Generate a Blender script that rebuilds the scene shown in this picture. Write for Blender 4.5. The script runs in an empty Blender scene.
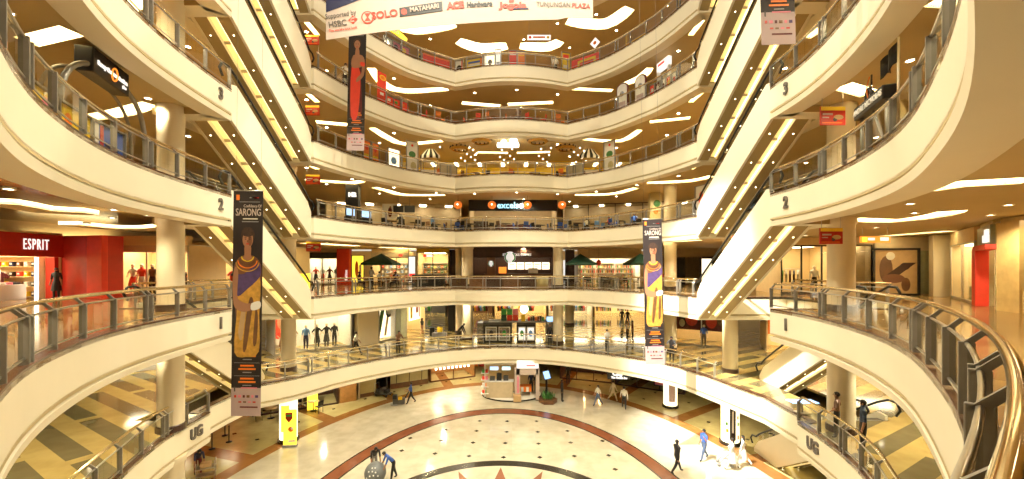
import bpy, bmesh, math, random
from mathutils import Vector, Matrix
random.seed(7)
C = bpy.context.scene.collection
PI = math.pi
# ------------------------------------------------------------------ camera
F = 400.0; HY = 268.0; EYE = 1.655
def at(px, py, Y):                      # point on the sight line of a pixel at depth Y
    return Vector(((px-512)*Y/F, Y, EYE + (HY-py)*Y/F))
def on(px, py, z):                      # point where the sight line meets the level plane z
    Y = (z-EYE)*F/(HY-py)
    return Vector(((px-512)*Y/F, Y, z))
cam = bpy.data.cameras.new('camera'); co = bpy.data.objects.new('camera', cam); C.objects.link(co)
cam.sensor_width = 36; cam.lens = 36*F/1024; cam.shift_y = (HY-239.5)/1024
cam.clip_start = 0.05; cam.clip_end = 300
co.location = (0, 0, EYE); co.rotation_euler = (PI/2, 0, 0)
sc = bpy.context.scene; sc.camera = co
# ------------------------------------------------------------------ materials
M = {}
def mat(name, col, rough=.5, metal=0., noise=0., nscale=3., emit=None, es=0., spec=.5, bump=0.):
    m = bpy.data.materials.new(name); m.use_nodes = True
    nt = m.node_tree; b = nt.nodes['Principled BSDF']
    b.inputs['Roughness'].default_value = rough; b.inputs['Metallic'].default_value = metal
    b.inputs['Specular IOR Level'].default_value = spec
    c4 = (col[0], col[1], col[2], 1)
    b.inputs['Base Color'].default_value = c4
    if noise or bump:
        tc = nt.nodes.new('ShaderNodeTexCoord'); nz = nt.nodes.new('ShaderNodeTexNoise')
        nz.inputs['Scale'].default_value = nscale; nz.inputs['Detail'].default_value = 4
        nt.links.new(tc.outputs['Object'], nz.inputs['Vector'])
        if noise:
            rp = nt.nodes.new('ShaderNodeValToRGB')
            rp.color_ramp.elements[0].position = .3; rp.color_ramp.elements[1].position = .7
            rp.color_ramp.elements[0].color = tuple(max(0, x*(1-noise)) for x in col)+(1,)
            rp.color_ramp.elements[1].color = tuple(min(1, x*(1+noise*.5)) for x in col)+(1,)
            nt.links.new(nz.outputs['Fac'], rp.inputs['Fac']); nt.links.new(rp.outputs['Color'], b.inputs['Base Color'])
        if bump:
            bp = nt.nodes.new('ShaderNodeBump'); bp.inputs['Strength'].default_value = bump
            nt.links.new(nz.outputs['Fac'], bp.inputs['Height']); nt.links.new(bp.outputs['Normal'], b.inputs['Normal'])
    if emit:
        b.inputs['Emission Color'].default_value = (*emit, 1); b.inputs['Emission Strength'].default_value = es
    M[name] = m; return m
def glass(name, tint, gl=.12, rough=.03):
    m = bpy.data.materials.new(name); m.use_nodes = True; nt = m.node_tree
    for n in list(nt.nodes):
        if n.type != 'OUTPUT_MATERIAL': nt.nodes.remove(n)
    out = nt.nodes['Material Output']
    t = nt.nodes.new('ShaderNodeBsdfTransparent'); t.inputs['Color'].default_value = (*tint, 1)
    g = nt.nodes.new('ShaderNodeBsdfGlossy'); g.inputs['Roughness'].default_value = rough
    fr = nt.nodes.new('ShaderNodeFresnel'); fr.inputs['IOR'].default_value = 1.45
    mx = nt.nodes.new('ShaderNodeMixShader')
    ge = nt.nodes.new('ShaderNodeNewGeometry'); om = nt.nodes.new('ShaderNodeMath'); om.operation = 'SUBTRACT'; om.inputs[0].default_value = 1.
    nt.links.new(ge.outputs['Backfacing'], om.inputs[1]); mu = nt.nodes.new('ShaderNodeMath'); mu.operation = 'MULTIPLY'
    nt.links.new(fr.outputs['Fac'], mu.inputs[0]); nt.links.new(om.outputs[0], mu.inputs[1])
    nt.links.new(mu.outputs[0], mx.inputs['Fac']); nt.links.new(t.outputs[0], mx.inputs[1]); nt.links.new(g.outputs[0], mx.inputs[2])
    nt.links.new(mx.outputs[0], out.inputs['Surface']); M[name] = m; return m
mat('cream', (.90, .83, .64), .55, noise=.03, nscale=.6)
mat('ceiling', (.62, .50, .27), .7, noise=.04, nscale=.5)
mat('soffit_shaded', (.46, .35, .17), .7, noise=.03, nscale=.5)  # same paint as the fascia; the shade underneath is put into its colour
mat('steel', (.62, .60, .55), .28, 1., noise=.08, nscale=5)
mat('polished', (.86, .74, .50), .10, 1., noise=.06, nscale=2)
mat('bracket', (.30, .28, .24), .4, .35, noise=.08, nscale=6)
glass('glass', (.93, .92, .86))
glass('shop_glass', (.95, .95, .92))
mat('kerb', (.10, .045, .022), .25, noise=.3, nscale=4)
mat('column', (.80, .70, .50), .45, noise=.05, nscale=1)
mat('column_base', (.06, .03, .02), .3, noise=.2)
mat('rubber', (.012, .011, .01), .35, noise=.2, nscale=9)
mat('step', (.18, .17, .16), .4, .8, noise=.2, nscale=8)
mat('black', (.012, .011, .012), .4, noise=.2)
mat('dark_grey', (.07, .065, .06), .45, noise=.2)
mat('grey', (.3, .29, .28), .5, noise=.15)
mat('white', (.85, .83, .78), .5, noise=.03)
mat('offwhite', (.8, .74, .62), .5, noise=.04)
mat('red', (.55, .03, .015), .4, noise=.12, nscale=2)
mat('bright_red', (.85, .06, .03), .45, noise=.08)
mat('orange', (.9, .22, .02), .45, noise=.08)
mat('yellow', (.9, .62, .03), .45, noise=.08)
mat('green', (.05, .33, .06), .45, noise=.1)
mat('dark_green', (.012, .06, .035), .6, noise=.2, nscale=4)
mat('blue', (.04, .12, .5), .5, noise=.1)
mat('sky_blue', (.2, .42, .85), .5, noise=.1)
mat('navy', (.012, .015, .07), .5, noise=.1)
mat('pink', (.75, .22, .3), .5, noise=.1)
mat('brown', (.17, .075, .03), .45, noise=.25, nscale=3)
mat('dark_wood', (.05, .018, .009), .4, noise=.3, nscale=4)
mat('wood', (.5, .25, .08), .4, noise=.2, nscale=4)
mat('tan', (.55, .36, .17), .5, noise=.1)
mat('beige', (.62, .5, .32), .6, noise=.1)
mat('skin', (.40, .19, .10), .5, noise=.06)
mat('skin_dark', (.2, .08, .04), .5, noise=.06)
mat('hair', (.012, .008, .006), .5, noise=.2, nscale=20)
mat('denim', (.08, .12, .22), .7, noise=.2, nscale=20)
mat('plaid', (.06, .1, .18), .7, noise=.6, nscale=12)
mat('leaf', (.05, .18, .03), .5, noise=.3, nscale=8)
mat('soil', (.06, .035, .02), .9, noise=.3, nscale=12)
mat('letter_grey', (.14, .12, .10), .5)
mat('mirror_grey', (.5, .5, .5), .1, .9)
mat('banner_lilac', (.50, .38, .38), .6, noise=.05)
mat('banner_white', (.58, .47, .40), .6, noise=.04)
mat('banner_black', (.022, .014, .014), .55, noise=.3, nscale=1.5)
mat('banner_hair', (.055, .026, .016), .6, noise=.4, nscale=18)
mat('maroon', (.12, .01, .012), .5, noise=.2)
mat('mannequin', (.8, .66, .48), .4, noise=.04)
mat('partition', (.55, .46, .22), .5, noise=.06)
mat('shop_wall', (.85, .66, .36), .6, noise=.04)
mat('gold_cloth', (.62, .33, .05), .6, noise=.3, nscale=6)
mat('violet', (.09, .05, .16), .6, noise=.3, nscale=6)
mat('stone_panel', (.36, .36, .22), .35, noise=.12)
mat('tan_stone', (.52, .36, .14), .25, noise=.15)
mat('cove_glow', (1, .9, .6), .5, emit=(1, .84, .46), es=3.2)
mat('strip_glow', (1, .9, .5), .5, emit=(1, .70, .20), es=.62)
mat('downlight_glow', (1, .95, .8), .5, emit=(1, .88, .62), es=30.)
mat('lamp_white', (1, .95, .85), .5, emit=(1, .93, .72), es=4.)
mat('sign_white', (.45, .45, .43), .5, emit=(1, .95, .88), es=.8)
mat('shop_lamp', (1, .95, .85), .5, emit=(1, .86, .56), es=10.)
mat('small_glow', (1, .95, .8), .5, emit=(1, .88, .62), es=9.)
mat('trough_lamp', (1, .95, .85), .5, emit=(1, .90, .60), es=1.8)
mat('sign_cyan', (.5, .9, 1), .5, emit=(.40, .82, 1), es=1.2)
mat('disc_white', (.55, .55, .52), .5, emit=(1, .97, .9), es=.55)
mat('bulb_glow', (1, .9, .7), .5, emit=(1, .88, .6), es=5.)
mat('sign_yellow', (1, .8, .1), .5, emit=(1, .72, .05), es=1.2)
mat('sign_orange', (1, .3, .05), .5, emit=(1, .28, .03), es=1.0)
mat('sign_red', (1, .05, .03), .5, emit=(1, .05, .03), es=.9)
mat('screen', (.2, .4, 1), .3, emit=(.4, .65, 1), es=1.3)
mat('poster_glow', (1, .9, .7), .5, emit=(1, .86, .6), es=1.5)
mat('lantern', (.9, .2, .03), .5, emit=(1, .24, .03), es=.5)

def math_n(nt, op, a, b=None):
    n = nt.nodes.new('ShaderNodeMath'); n.operation = op
    for i, v in enumerate((a, b)):
        if v is None: continue
        if isinstance(v, (int, float)): n.inputs[i].default_value = v
        else: nt.links.new(v, n.inputs[i])
    return n.outputs[0]
def stone(name, c1, c2, rough=.12, mode='tile', scale=1.45, c3=None):
    m = bpy.data.materials.new(name); m.use_nodes = True; nt = m.node_tree; b = nt.nodes['Principled BSDF']
    b.inputs['Roughness'].default_value = rough
    tc = nt.nodes.new('ShaderNodeTexCoord'); sp = nt.nodes.new('ShaderNodeSeparateXYZ')
    nt.links.new(tc.outputs['Object'], sp.inputs[0]); X, Y = sp.outputs[0], sp.outputs[1]
    nz = nt.nodes.new('ShaderNodeTexNoise'); nz.inputs['Scale'].default_value = 1.3; nz.inputs['Detail'].default_value = 6
    nt.links.new(tc.outputs['Object'], nz.inputs['Vector'])
    if mode == 'stripe':
        s = math_n(nt, 'ADD', math_n(nt, 'MULTIPLY', math_n(nt, 'ABSOLUTE', X), -.496), math_n(nt, 'MULTIPLY', Y, .868))
        f = math_n(nt, 'FRACT', math_n(nt, 'DIVIDE', math_n(nt, 'ADD', s, 200.), scale))
        fac = math_n(nt, 'LESS_THAN', f, .5)
        # dark stripes broken into slabs of changing length
        u = math_n(nt, 'ADD', math_n(nt, 'MULTIPLY', math_n(nt, 'ABSOLUTE', X), .868), math_n(nt, 'MULTIPLY', Y, .496))
        row = math_n(nt, 'FLOOR', math_n(nt, 'DIVIDE', math_n(nt, 'ADD', s, 200.), scale))
        uu = math_n(nt, 'FRACT', math_n(nt, 'DIVIDE', math_n(nt, 'ADD', u, math_n(nt, 'MULTIPLY', row, 1.7)), 6.5))
        fac = math_n(nt, 'MULTIPLY', fac, math_n(nt, 'LESS_THAN', uu, .93))
    else:
        a = math_n(nt, 'FLOOR', math_n(nt, 'DIVIDE', X, scale)); c = math_n(nt, 'FLOOR', math_n(nt, 'DIVIDE', Y, scale))
        cb = nt.nodes.new('ShaderNodeCombineXYZ'); nt.links.new(a, cb.inputs[0]); nt.links.new(c, cb.inputs[1])
        wn = nt.nodes.new('ShaderNodeTexWhiteNoise'); wn.noise_dimensions = '2D'; nt.links.new(cb.outputs[0], wn.inputs['Vector'])
        fac = math_n(nt, 'MULTIPLY', wn.outputs['Value'], .7)
    mx = nt.nodes.new('ShaderNodeMix'); mx.data_type = 'RGBA'
    nt.links.new(fac, mx.inputs[0]); mx.inputs[6].default_value = (*c1, 1); mx.inputs[7].default_value = (*c2, 1)
    m2 = nt.nodes.new('ShaderNodeMix'); m2.data_type = 'RGBA'; m2.blend_type = 'MULTIPLY'; m2.inputs[0].default_value = .35
    rp = nt.nodes.new('ShaderNodeValToRGB'); rp.color_ramp.elements[0].position = .35; rp.color_ramp.elements[0].color = (.55, .5, .45, 1); rp.color_ramp.elements[1].position = .65
    nt.links.new(nz.outputs['Fac'], rp.inputs['Fac']); nt.links.new(mx.outputs[2], m2.inputs[6]); nt.links.new(rp.outputs['Color'], m2.inputs[7])
    nt.links.new(m2.outputs[2], b.inputs['Base Color'])
    M[name] = m; return m
stone('marble_hall', (.66, .60, .46), (.58, .53, .40), .14)
stone('marble_side', (.58, .50, .24), (.48, .40, .18), .16, scale=.9)
stone('marble_stripe', (.46, .34, .125), (.17, .14, .07), .09, 'stripe', 1.3)
stone('marble_gallery', (.46, .30, .12), (.24, .12, .045), .12, scale=1.2)
stone('granite_ring', (.26, .085, .04), (.22, .07, .032), .2, scale=.5)
stone('granite_curb', (.36, .17, .05), (.28, .12, .035), .2, scale=.8)
stone('granite_star', (.33, .14, .08), (.29, .115, .06), .2, scale=.5)
mat('granite_black', (.03, .024, .018), .2, noise=.3)
# ------------------------------------------------------------------ mesh helpers
class MB:
    def __init__(s): s.v = []; s.f = []; s.m = []; s.sm = []; s.mats = []
    def mi(s, m):
        if m not in s.mats: s.mats.append(m)
        return s.mats.index(m)
    def add(s, vs, fs, m='cream', smooth=False):
        o = len(s.v); s.v += [tuple(v) for v in vs]; k = s.mi(m)
        for f in fs: s.f.append([i+o for i in f]); s.m.append(k); s.sm.append(smooth)
        return s
    def box(s, cx, cy, cz, sx, sy, sz, m='cream', rz=0, bev=0., rx=0., ry=0.):
        hx, hy, hz = sx/2, sy/2, sz/2
        R = Matrix.Rotation(rz, 3, 'Z') @ Matrix.Rotation(ry, 3, 'Y') @ Matrix.Rotation(rx, 3, 'X'); T = Vector((cx, cy, cz))
        if bev <= 0 or bev >= min(hx, hy, hz):
            vs = [T + R @ Vector((x*hx, y*hy, z*hz)) for z in (-1, 1) for y in (-1, 1) for x in (-1, 1)]
            return s.add(vs, [(0,2,3,1),(4,5,7,6),(0,1,5,4),(2,6,7,3),(0,4,6,2),(1,3,7,5)], m)
        bm = bmesh.new(); bmesh.ops.create_cube(bm, size=1)
        for v in bm.verts: v.co = Vector((v.co.x*sx, v.co.y*sy, v.co.z*sz))
        bmesh.ops.bevel(bm, geom=bm.edges[:], offset=bev, segments=2, affect='EDGES', profile=.5)
        bm.verts.index_update()
        vs = [T + R @ v.co for v in bm.verts]; fs = [[v.index for v in f.verts] for f in bm.faces]; bm.free()
        return s.add(vs, fs, m)
    def prism(s, pts, z0, z1, m='cream', mtop=None):     # polygon (x,y) counter-clockwise
        n = len(pts)
        vs = [(p[0], p[1], z0) for p in pts] + [(p[0], p[1], z1) for p in pts]
        s.add(vs, [(i, (i+1) % n, n+(i+1) % n, n+i) for i in range(n)] + [list(range(n))[::-1]], m)
        s.add([(p[0], p[1], z1) for p in pts], [list(range(n))], mtop or m); return s
    def slab(s, pts, nrm, th, m='cream'):                # planar 3-D polygon given depth th along nrm
        n = len(pts); nrm = Vector(nrm)
        vs = [Vector(p) for p in pts] + [Vector(p)+nrm*th for p in pts]
        return s.add(vs, [list(range(n)), list(range(n, 2*n))[::-1]] + [(i, n+i, n+(i+1) % n, (i+1) % n) for i in range(n)], m)
    def tube(s, path, r, m='steel', seg=8, caps=True, closed=False):
        path = [Vector(p) for p in path]; n = len(path); rs = r if isinstance(r, (list, tuple)) else [r]*n
        rings = []; up0 = None
        for i, p in enumerate(path):
            if closed: t = path[(i+1) % n]-path[i-1]
            else: t = path[min(i+1, n-1)]-path[max(i-1, 0)]
            t = t.normalized() if t.length > 1e-9 else Vector((0, 0, 1))
            if up0 is None:
                up0 = Vector((0, 0, 1)) if abs(t.z) < .9 else Vector((1, 0, 0))
            u = (up0 - t*up0.dot(t))
            u = u.normalized() if u.length > 1e-6 else t.orthogonal().normalized()
            up0 = u; w = t.cross(u)
            rings.append([p + (u*math.cos(a)+w*math.sin(a))*rs[i] for a in (2*PI*k/seg for k in range(seg))])
        vs = [v for g in rings for v in g]; fs = []
        for i in range(n if closed else n-1):
            j = (i+1) % n
            for k in range(seg): fs.append((i*seg+k, i*seg+(k+1) % seg, j*seg+(k+1) % seg, j*seg+k))
        if caps and not closed: fs += [list(range(seg))[::-1], list(range((n-1)*seg, n*seg))]
        return s.add(vs, fs, m, True)
    def lathe(s, prof, cx=0, cy=0, cz=0, m='cream', seg=20, smooth=True, a0=0., a1=2*PI, caps=True):
        full = abs(a1-a0-2*PI) < 1e-6; k = seg if full else seg+1
        vs = []; fs = []
        for r, z in prof:
            for i in range(k):
                a = a0+(a1-a0)*i/seg; vs.append((cx+r*math.cos(a), cy+r*math.sin(a), cz+z))
        for j in range(len(prof)-1):
            for i in range(seg):
                i2 = (i+1) % k; fs.append((j*k+i, j*k+i2, (j+1)*k+i2, (j+1)*k+i))
        s.add(vs, fs, m, smooth)
        if full and caps:
            if prof[0][0] > 1e-4: s.add(vs[:k], [list(range(k))[::-1]], m)
            if prof[-1][0] > 1e-4: s.add(vs[-k:], [list(range(k))], m)
        return s
    def ball(s, c, r, m='cream', seg=12, rings=8, sq=(1, 1, 1)):
        vs = []; fs = []
        for j in range(rings+1):
            ph = -PI/2+PI*j/rings
            for i in range(seg):
                a = 2*PI*i/seg
                vs.append((c[0]+r*sq[0]*math.cos(ph)*math.cos(a), c[1]+r*sq[1]*math.cos(ph)*math.sin(a), c[2]+r*sq[2]*math.sin(ph)))
        for j in range(rings):
            for i in range(seg): fs.append((j*seg+i, j*seg+(i+1) % seg, (j+1)*seg+(i+1) % seg, (j+1)*seg+i))
        return s.add(vs, fs, m, True)
    def mesh(s, name):
        me = bpy.data.meshes.new(name); me.from_pydata(s.v, [], s.f)
        for m in s.mats: me.materials.append(M[m])
        me.polygons.foreach_set('material_index', s.m); me.polygons.foreach_set('use_smooth', s.sm)
        me.update(); return me
    def build(s, name, parent=None, loc=None, rz=0.):
        o = bpy.data.objects.new(name, s.mesh(name)); C.objects.link(o)
        if parent: o.parent = parent
        if loc is not None: o.location = loc
        o.rotation_euler.z = rz; return o
def link(name, me, parent=None, loc=(0, 0, 0), rz=0.):
    o = bpy.data.objects.new(name, me); C.objects.link(o)
    if parent: o.parent = parent
    o.location = loc; o.rotation_euler.z = rz; return o
SEEN = {}
def tag(o, label, cat, group=None):
    o['label'] = label; o['category'] = cat
    if group: o['group'] = group
    return o
def struct(o): o['kind'] = 'structure'; return o
def empty(name, loc, label, cat, group=None, rz=0.):
    o = bpy.data.objects.new(name, None); C.objects.link(o); o.location = loc; o.rotation_euler.z = rz
    o.empty_display_size = .1
    return tag(o, label, cat, group)
def plate(name, outer, holes, z, th, m, keep=True):
    cu = bpy.data.curves.new(name, 'CURVE'); cu.dimensions = '2D'; cu.fill_mode = 'BOTH'; cu.extrude = th/2
    for lp in [outer]+holes:
        s = cu.splines.new('POLY'); s.points.add(len(lp)-1)
        for i, p in enumerate(lp): s.points[i].co = (p[0], p[1], 0, 1)
        s.use_cyclic_u = True
    t = bpy.data.objects.new(name, cu); C.objects.link(t)
    me = bpy.data.meshes.new_from_object(t.evaluated_get(bpy.context.evaluated_depsgraph_get()))
    me.name = name; bpy.data.objects.remove(t); bpy.data.curves.remove(cu)
    me.materials.clear(); me.materials.append(M[m])
    o = bpy.data.objects.new(name, me); C.objects.link(o); o.location.z = z; return o
def text(name, body, size, m, parent=None, loc=(0, 0, 0), rot=(PI/2, 0, 0), ex=.01, bold=0., sx=1., align='CENTER', shear=0., space=1.):
    cu = bpy.data.curves.new(name, 'FONT'); cu.body = body; cu.size = size; cu.extrude = ex; cu.offset = bold
    cu.align_x = align; cu.align_y = 'CENTER'; cu.shear = shear; cu.space_character = space; cu.resolution_u = 3
    t = bpy.data.objects.new(name, cu); C.objects.link(t)
    me = bpy.data.meshes.new_from_object(t.evaluated_get(bpy.context.evaluated_depsgraph_get()))
    bpy.data.objects.remove(t); bpy.data.curves.remove(cu)
    me.name = name; me.materials.clear(); me.materials.append(M[m])
    o = bpy.data.objects.new(name, me); C.objects.link(o)
    if parent: o.parent = parent
    o.location = loc; o.rotation_euler = rot; o.scale = (sx, 1, 1); return o
# ------------------------------------------------------------------ plan of the galleries
def relax(p, k):
    for _ in range(k):
        p = [p[0]]+[(.25*p[i-1][0]+.5*p[i][0]+.25*p[i+1][0], .25*p[i-1][1]+.5*p[i][1]+.25*p[i+1][1]) for i in range(1, len(p)-1)]+[p[-1]]
    return p
def smooth(pts, step=.5):               # Catmull-Rom through plan points
    out = []; n = len(pts)
    for i in range(n-1):
        p0 = pts[max(i-1, 0)]; p1 = pts[i]; p2 = pts[i+1]; p3 = pts[min(i+2, n-1)]
        k = max(1, int(math.hypot(p2[0]-p1[0], p2[1]-p1[1])/step))
        for j in range(k):
            t = j/k
            out.append(tuple(.5*((2*p1[c])+(-p0[c]+p2[c])*t+(2*p0[c]-5*p1[c]+4*p2[c]-p3[c])*t*t+(-p0[c]+3*p1[c]-3*p2[c]+p3[c])*t**3) for c in (0, 1)))
    out.append(tuple(pts[-1])); return out
FL = relax(smooth([(-1.2, .75), (-3.6, 2.6), (-5.6, 4.2), (-7.3, 5.8), (-8.55, 7.25), (-9.85, 9.3), (-10.8, 11.6), (-11.3, 14.4), (-11.5, 16.4)], .35), 14)
FR = relax(smooth([(10.45, 16.2), (10.35, 14.0), (9.5, 11.0), (8.25, 8.45), (7.3, 7.15), (6.2, 5.8), (5.2, 4.65), (4.22, 3.66), (3.22, 2.80), (2.36, 2.07), (1.38, 1.33), (.3, .6)], .35), 12)
BL = smooth([(-11.35, 22.9), (-10.45, 25.4), (-9.5, 27.1), (-7.5, 29.9), (-4.55, 32.0)])
BC = smooth([(-4.55, 32.0), (-2.4, 31.3), (-.1, 31.05), (2.2, 31.3), (4.45, 32.0)])
BR = smooth([(4.45, 32.0), (7.1, 29.9), (9.0, 27.1), (9.8, 25.4), (10.65, 22.7)])
NL, NR = -13.3, 12.3                    # outer edge of the escalator wells above
def gallery_loop(nl, nr):
    return FL + [(nl, 16.4), (nl, 22.9)] + BL + BC[1:] + BR[1:] + [(nr, 22.7), (nr, 16.2)] + FR
LOOP = gallery_loop(NL, NR)
LOOP1 = gallery_loop(-15.6, 15.6)
UFL = smooth([(-1.2, .2), (-4.2, 1.9), (-7.0, 4.4), (-9.2, 7.2), (-10.7, 9.7), (-11.8, 12.0), (-12.8, 14.7), (-13.2, 17.5)])
UBK = smooth([(-13.75, 21.6), (-12.5, 22.9), (-11.1, 25.3), (-9.07, 27.7), (-6.0, 30.2), (-2.8, 31.6), (0, 31.95), (3, 31.5), (7, 29.2), (10.2, 26), (11.5, 22.6)])
UFR = smooth([(11.7, 16.4), (11.3, 14.0), (10.6, 12.0), (9.2, 9.6), (7.6, 6.9), (5.2, 4.0), (2.6, 1.6), (.3, .1)])
ULOOP = UFL + [(-13.8, 17.55), (-13.85, 19.5)] + UBK + [(12.3, 19.5), (12.25, 16.5)] + UFR
def normals(loop, closed=True):
    n = len(loop); out = []
    for i in range(n):
        a = Vector(loop[i-1] if closed or i > 0 else loop[i]); b = Vector(loop[i]); c = Vector(loop[(i+1) % n] if closed or i < n-1 else loop[i])
        def nn(u, v):
            d = v-u
            if d.length < 1e-6: return None
            d.normalize(); return Vector((-d.y, d.x))
        n1, n2 = nn(a, b), nn(b, c)
        if n1 is None: n1 = n2
        if n2 is None: n2 = n1
        m = n1+n2
        if m.length < 1e-6: m = n1.copy()
        m.normalize(); k = max(.45, m.dot(n1)); out.append(m/k)
    return out
def offset(loop, d, closed=True):
    return [(p[0]+n.x*d, p[1]+n.y*d) for p, n in zip(loop, normals(loop, closed))]
def sweep(mb, loop, prof, m, closed=True):   # prof: (d, z, material of the segment that follows)
    n = len(loop); nr = normals(loop, closed)
    for k in range(len(prof)-1):
        (d0, z0), (d1, z1) = prof[k][:2], prof[k+1][:2]
        mm = prof[k][2] if len(prof[k]) > 2 else m
        vs = [(p[0]+q.x*d0, p[1]+q.y*d0, z0) for p, q in zip(loop, nr)] + [(p[0]+q.x*d1, p[1]+q.y*d1, z1) for p, q in zip(loop, nr)]
        mb.add(vs, [(i, (i+1) % n, n+(i+1) % n, n+i) for i in range(n if closed else n-1)], mm)
ZG, ZU, Z1, Z2, Z3, Z4, Z5, Z6 = -9.0, -4.65, 0., 4.65, 8.98, 13.23, 17.48, 23.5
LEV = [('UG', ZU), ('1', Z1), ('2', Z2), ('3', Z3), ('4', Z4), ('5', Z5), ('6', Z6)]
XW, YB, YF = 30., 42., -7.
OUT = [(-XW, YF), (XW, YF), (XW, YB), (-XW, YB)]
# ------------------------------------------------------------------ slabs, edges, ceilings
COVES = {   # centre lines of the ceiling coves, traced on the ceiling they are cut into, with widths in metres
 '2': [([(2, 204), (45, 212), (92, 214)], 1.0, 'left'), ([(68, 225), (110, 229), (150, 230), (178, 227)], 1.2, 'left'), ([(12, 236), (60, 239), (112, 242)], 1.5, 'left'),
       ([(303, 243), (330, 244.5), (358, 246)], 1.6, 'back left'), ([(380, 247.3), (418, 249)], 1.5, 'back left'),
       ([(912, 191), (950, 184), (1020, 181)], .9, 'right'), ([(846, 219), (890, 221), (930, 216), (948, 211)], 1.1, 'right'), ([(885, 236), (950, 231)], 1.3, 'right'),
       ([(572, 250), (628, 247)], 1.6, 'back right'), ([(652, 243), (700, 240)], 1.3, 'back right')],
 '3': [([(26, 42), (72, 31)], .75, 'left'), ([(100, 118), (135, 112), (162, 104)], .7, 'left'),
       ([(305, 180), (335, 182), (352, 183), (362, 181)], .9, 'back left'), ([(374, 187.5), (388, 191), (405, 195), (445, 195)], .9, 'back left'), ([(430, 208), (461, 208)], 1.3, 'back left'), ([(432, 210.5), (462, 213.5)], 1.0, 'back left'),
       ([(647, 183), (690, 181), (712, 176)], .9, 'back right'), ([(575, 195), (612, 194), (636, 188)], .9, 'back right'), ([(562, 208), (597, 206)], 1.3, 'back right'), ([(565, 213), (590, 210.5)], .9, 'back right'),
       ([(838, 86), (866, 94)], .9, 'right'), ([(912, 5), (944, 7)], 1.0, 'right')],
 '4': [([(168, 12), (192, 30)], .7, 'left'), ([(128, 12), (153, 0)], .8, 'left'),
       ([(316, 122), (350, 125)], 1.0, 'back left'), ([(372, 128), (390, 139), (405, 144), (442, 141)], .8, 'back left'), ([(478, 152.5), (508, 153)], .8, 'back left'),
       ([(582, 139), (620, 141), (640, 130)], .7, 'back right'), ([(650, 122), (690, 118)], .8, 'back right'), ([(517, 153), (550, 152)], .8, 'back right'), ([(800, 38), (820, 25)], .7, 'right')],
 '5': [([(371, 68), (385, 85), (405, 91), (448, 89)], .9, 'back left'), ([(462, 103), (500, 106)], 1.0, 'back left'), ([(508, 104.5), (553, 102.5)], 1.0, 'back right'), ([(572, 88), (612, 90)], .8, 'back right'), ([(622, 85), (640, 78), (650, 68)], .8, 'back right')],
 '6': [([(398, 26), (415, 30), (455, 24)], 1.5, 'back left'), ([(567, 21), (605, 24), (630, 8)], 1.5, 'back right'), ([(458, 41), (480, 48), (507, 46)], 1.6, 'back left'), ([(520, 46), (548, 47), (560, 41)], 1.5, 'back right')],
}
NAMES = {'UG': 'upper ground gallery', '1': 'first-floor gallery', '2': 'second-floor gallery', '3': 'third-floor gallery', '4': 'fourth-floor gallery', '5': 'fifth-floor gallery', '6': 'topmost gallery'}
def band(pts, w):
    pts = smooth([(p.x, p.y) for p in pts], .6) if len(pts) > 2 else [(p.x, p.y) for p in pts]
    nr = normals(pts, False); n = len(pts); L = []; R = []
    for i, (p, q) in enumerate(zip(pts, nr)):
        t = i/(n-1); ww = w/2*(.35+.65*math.sin(PI*min(1, max(0, .08+.84*t)))**.5)
        L.append((p[0]+q.x*ww, p[1]+q.y*ww)); R.append((p[0]-q.x*ww, p[1]-q.y*ww))
    return L + R[::-1]
def inside(p, poly):
    c = False; n = len(poly)
    for i in range(n):
        a, b = poly[i], poly[i-1]
        if (a[1] > p[1]) != (b[1] > p[1]) and p[0] < (b[0]-a[0])*(p[1]-a[1])/(b[1]-a[1])+a[0]: c = not c
    return c
def place_word(x, y):
    if y > 21: return 'back left' if x < -4 else ('back right' if x > 4 else 'back')
    return 'front left' if x < 0 else 'front right'
COVE_BANDS = {}
ESC_HOLES = [[(-15.6, 16.5), (-14.0, 16.5), (-14.0, 22.7), (-15.6, 22.7)], [(14.0, 16.5), (15.6, 16.5), (15.6, 22.7), (14.0, 22.7)]]
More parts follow.
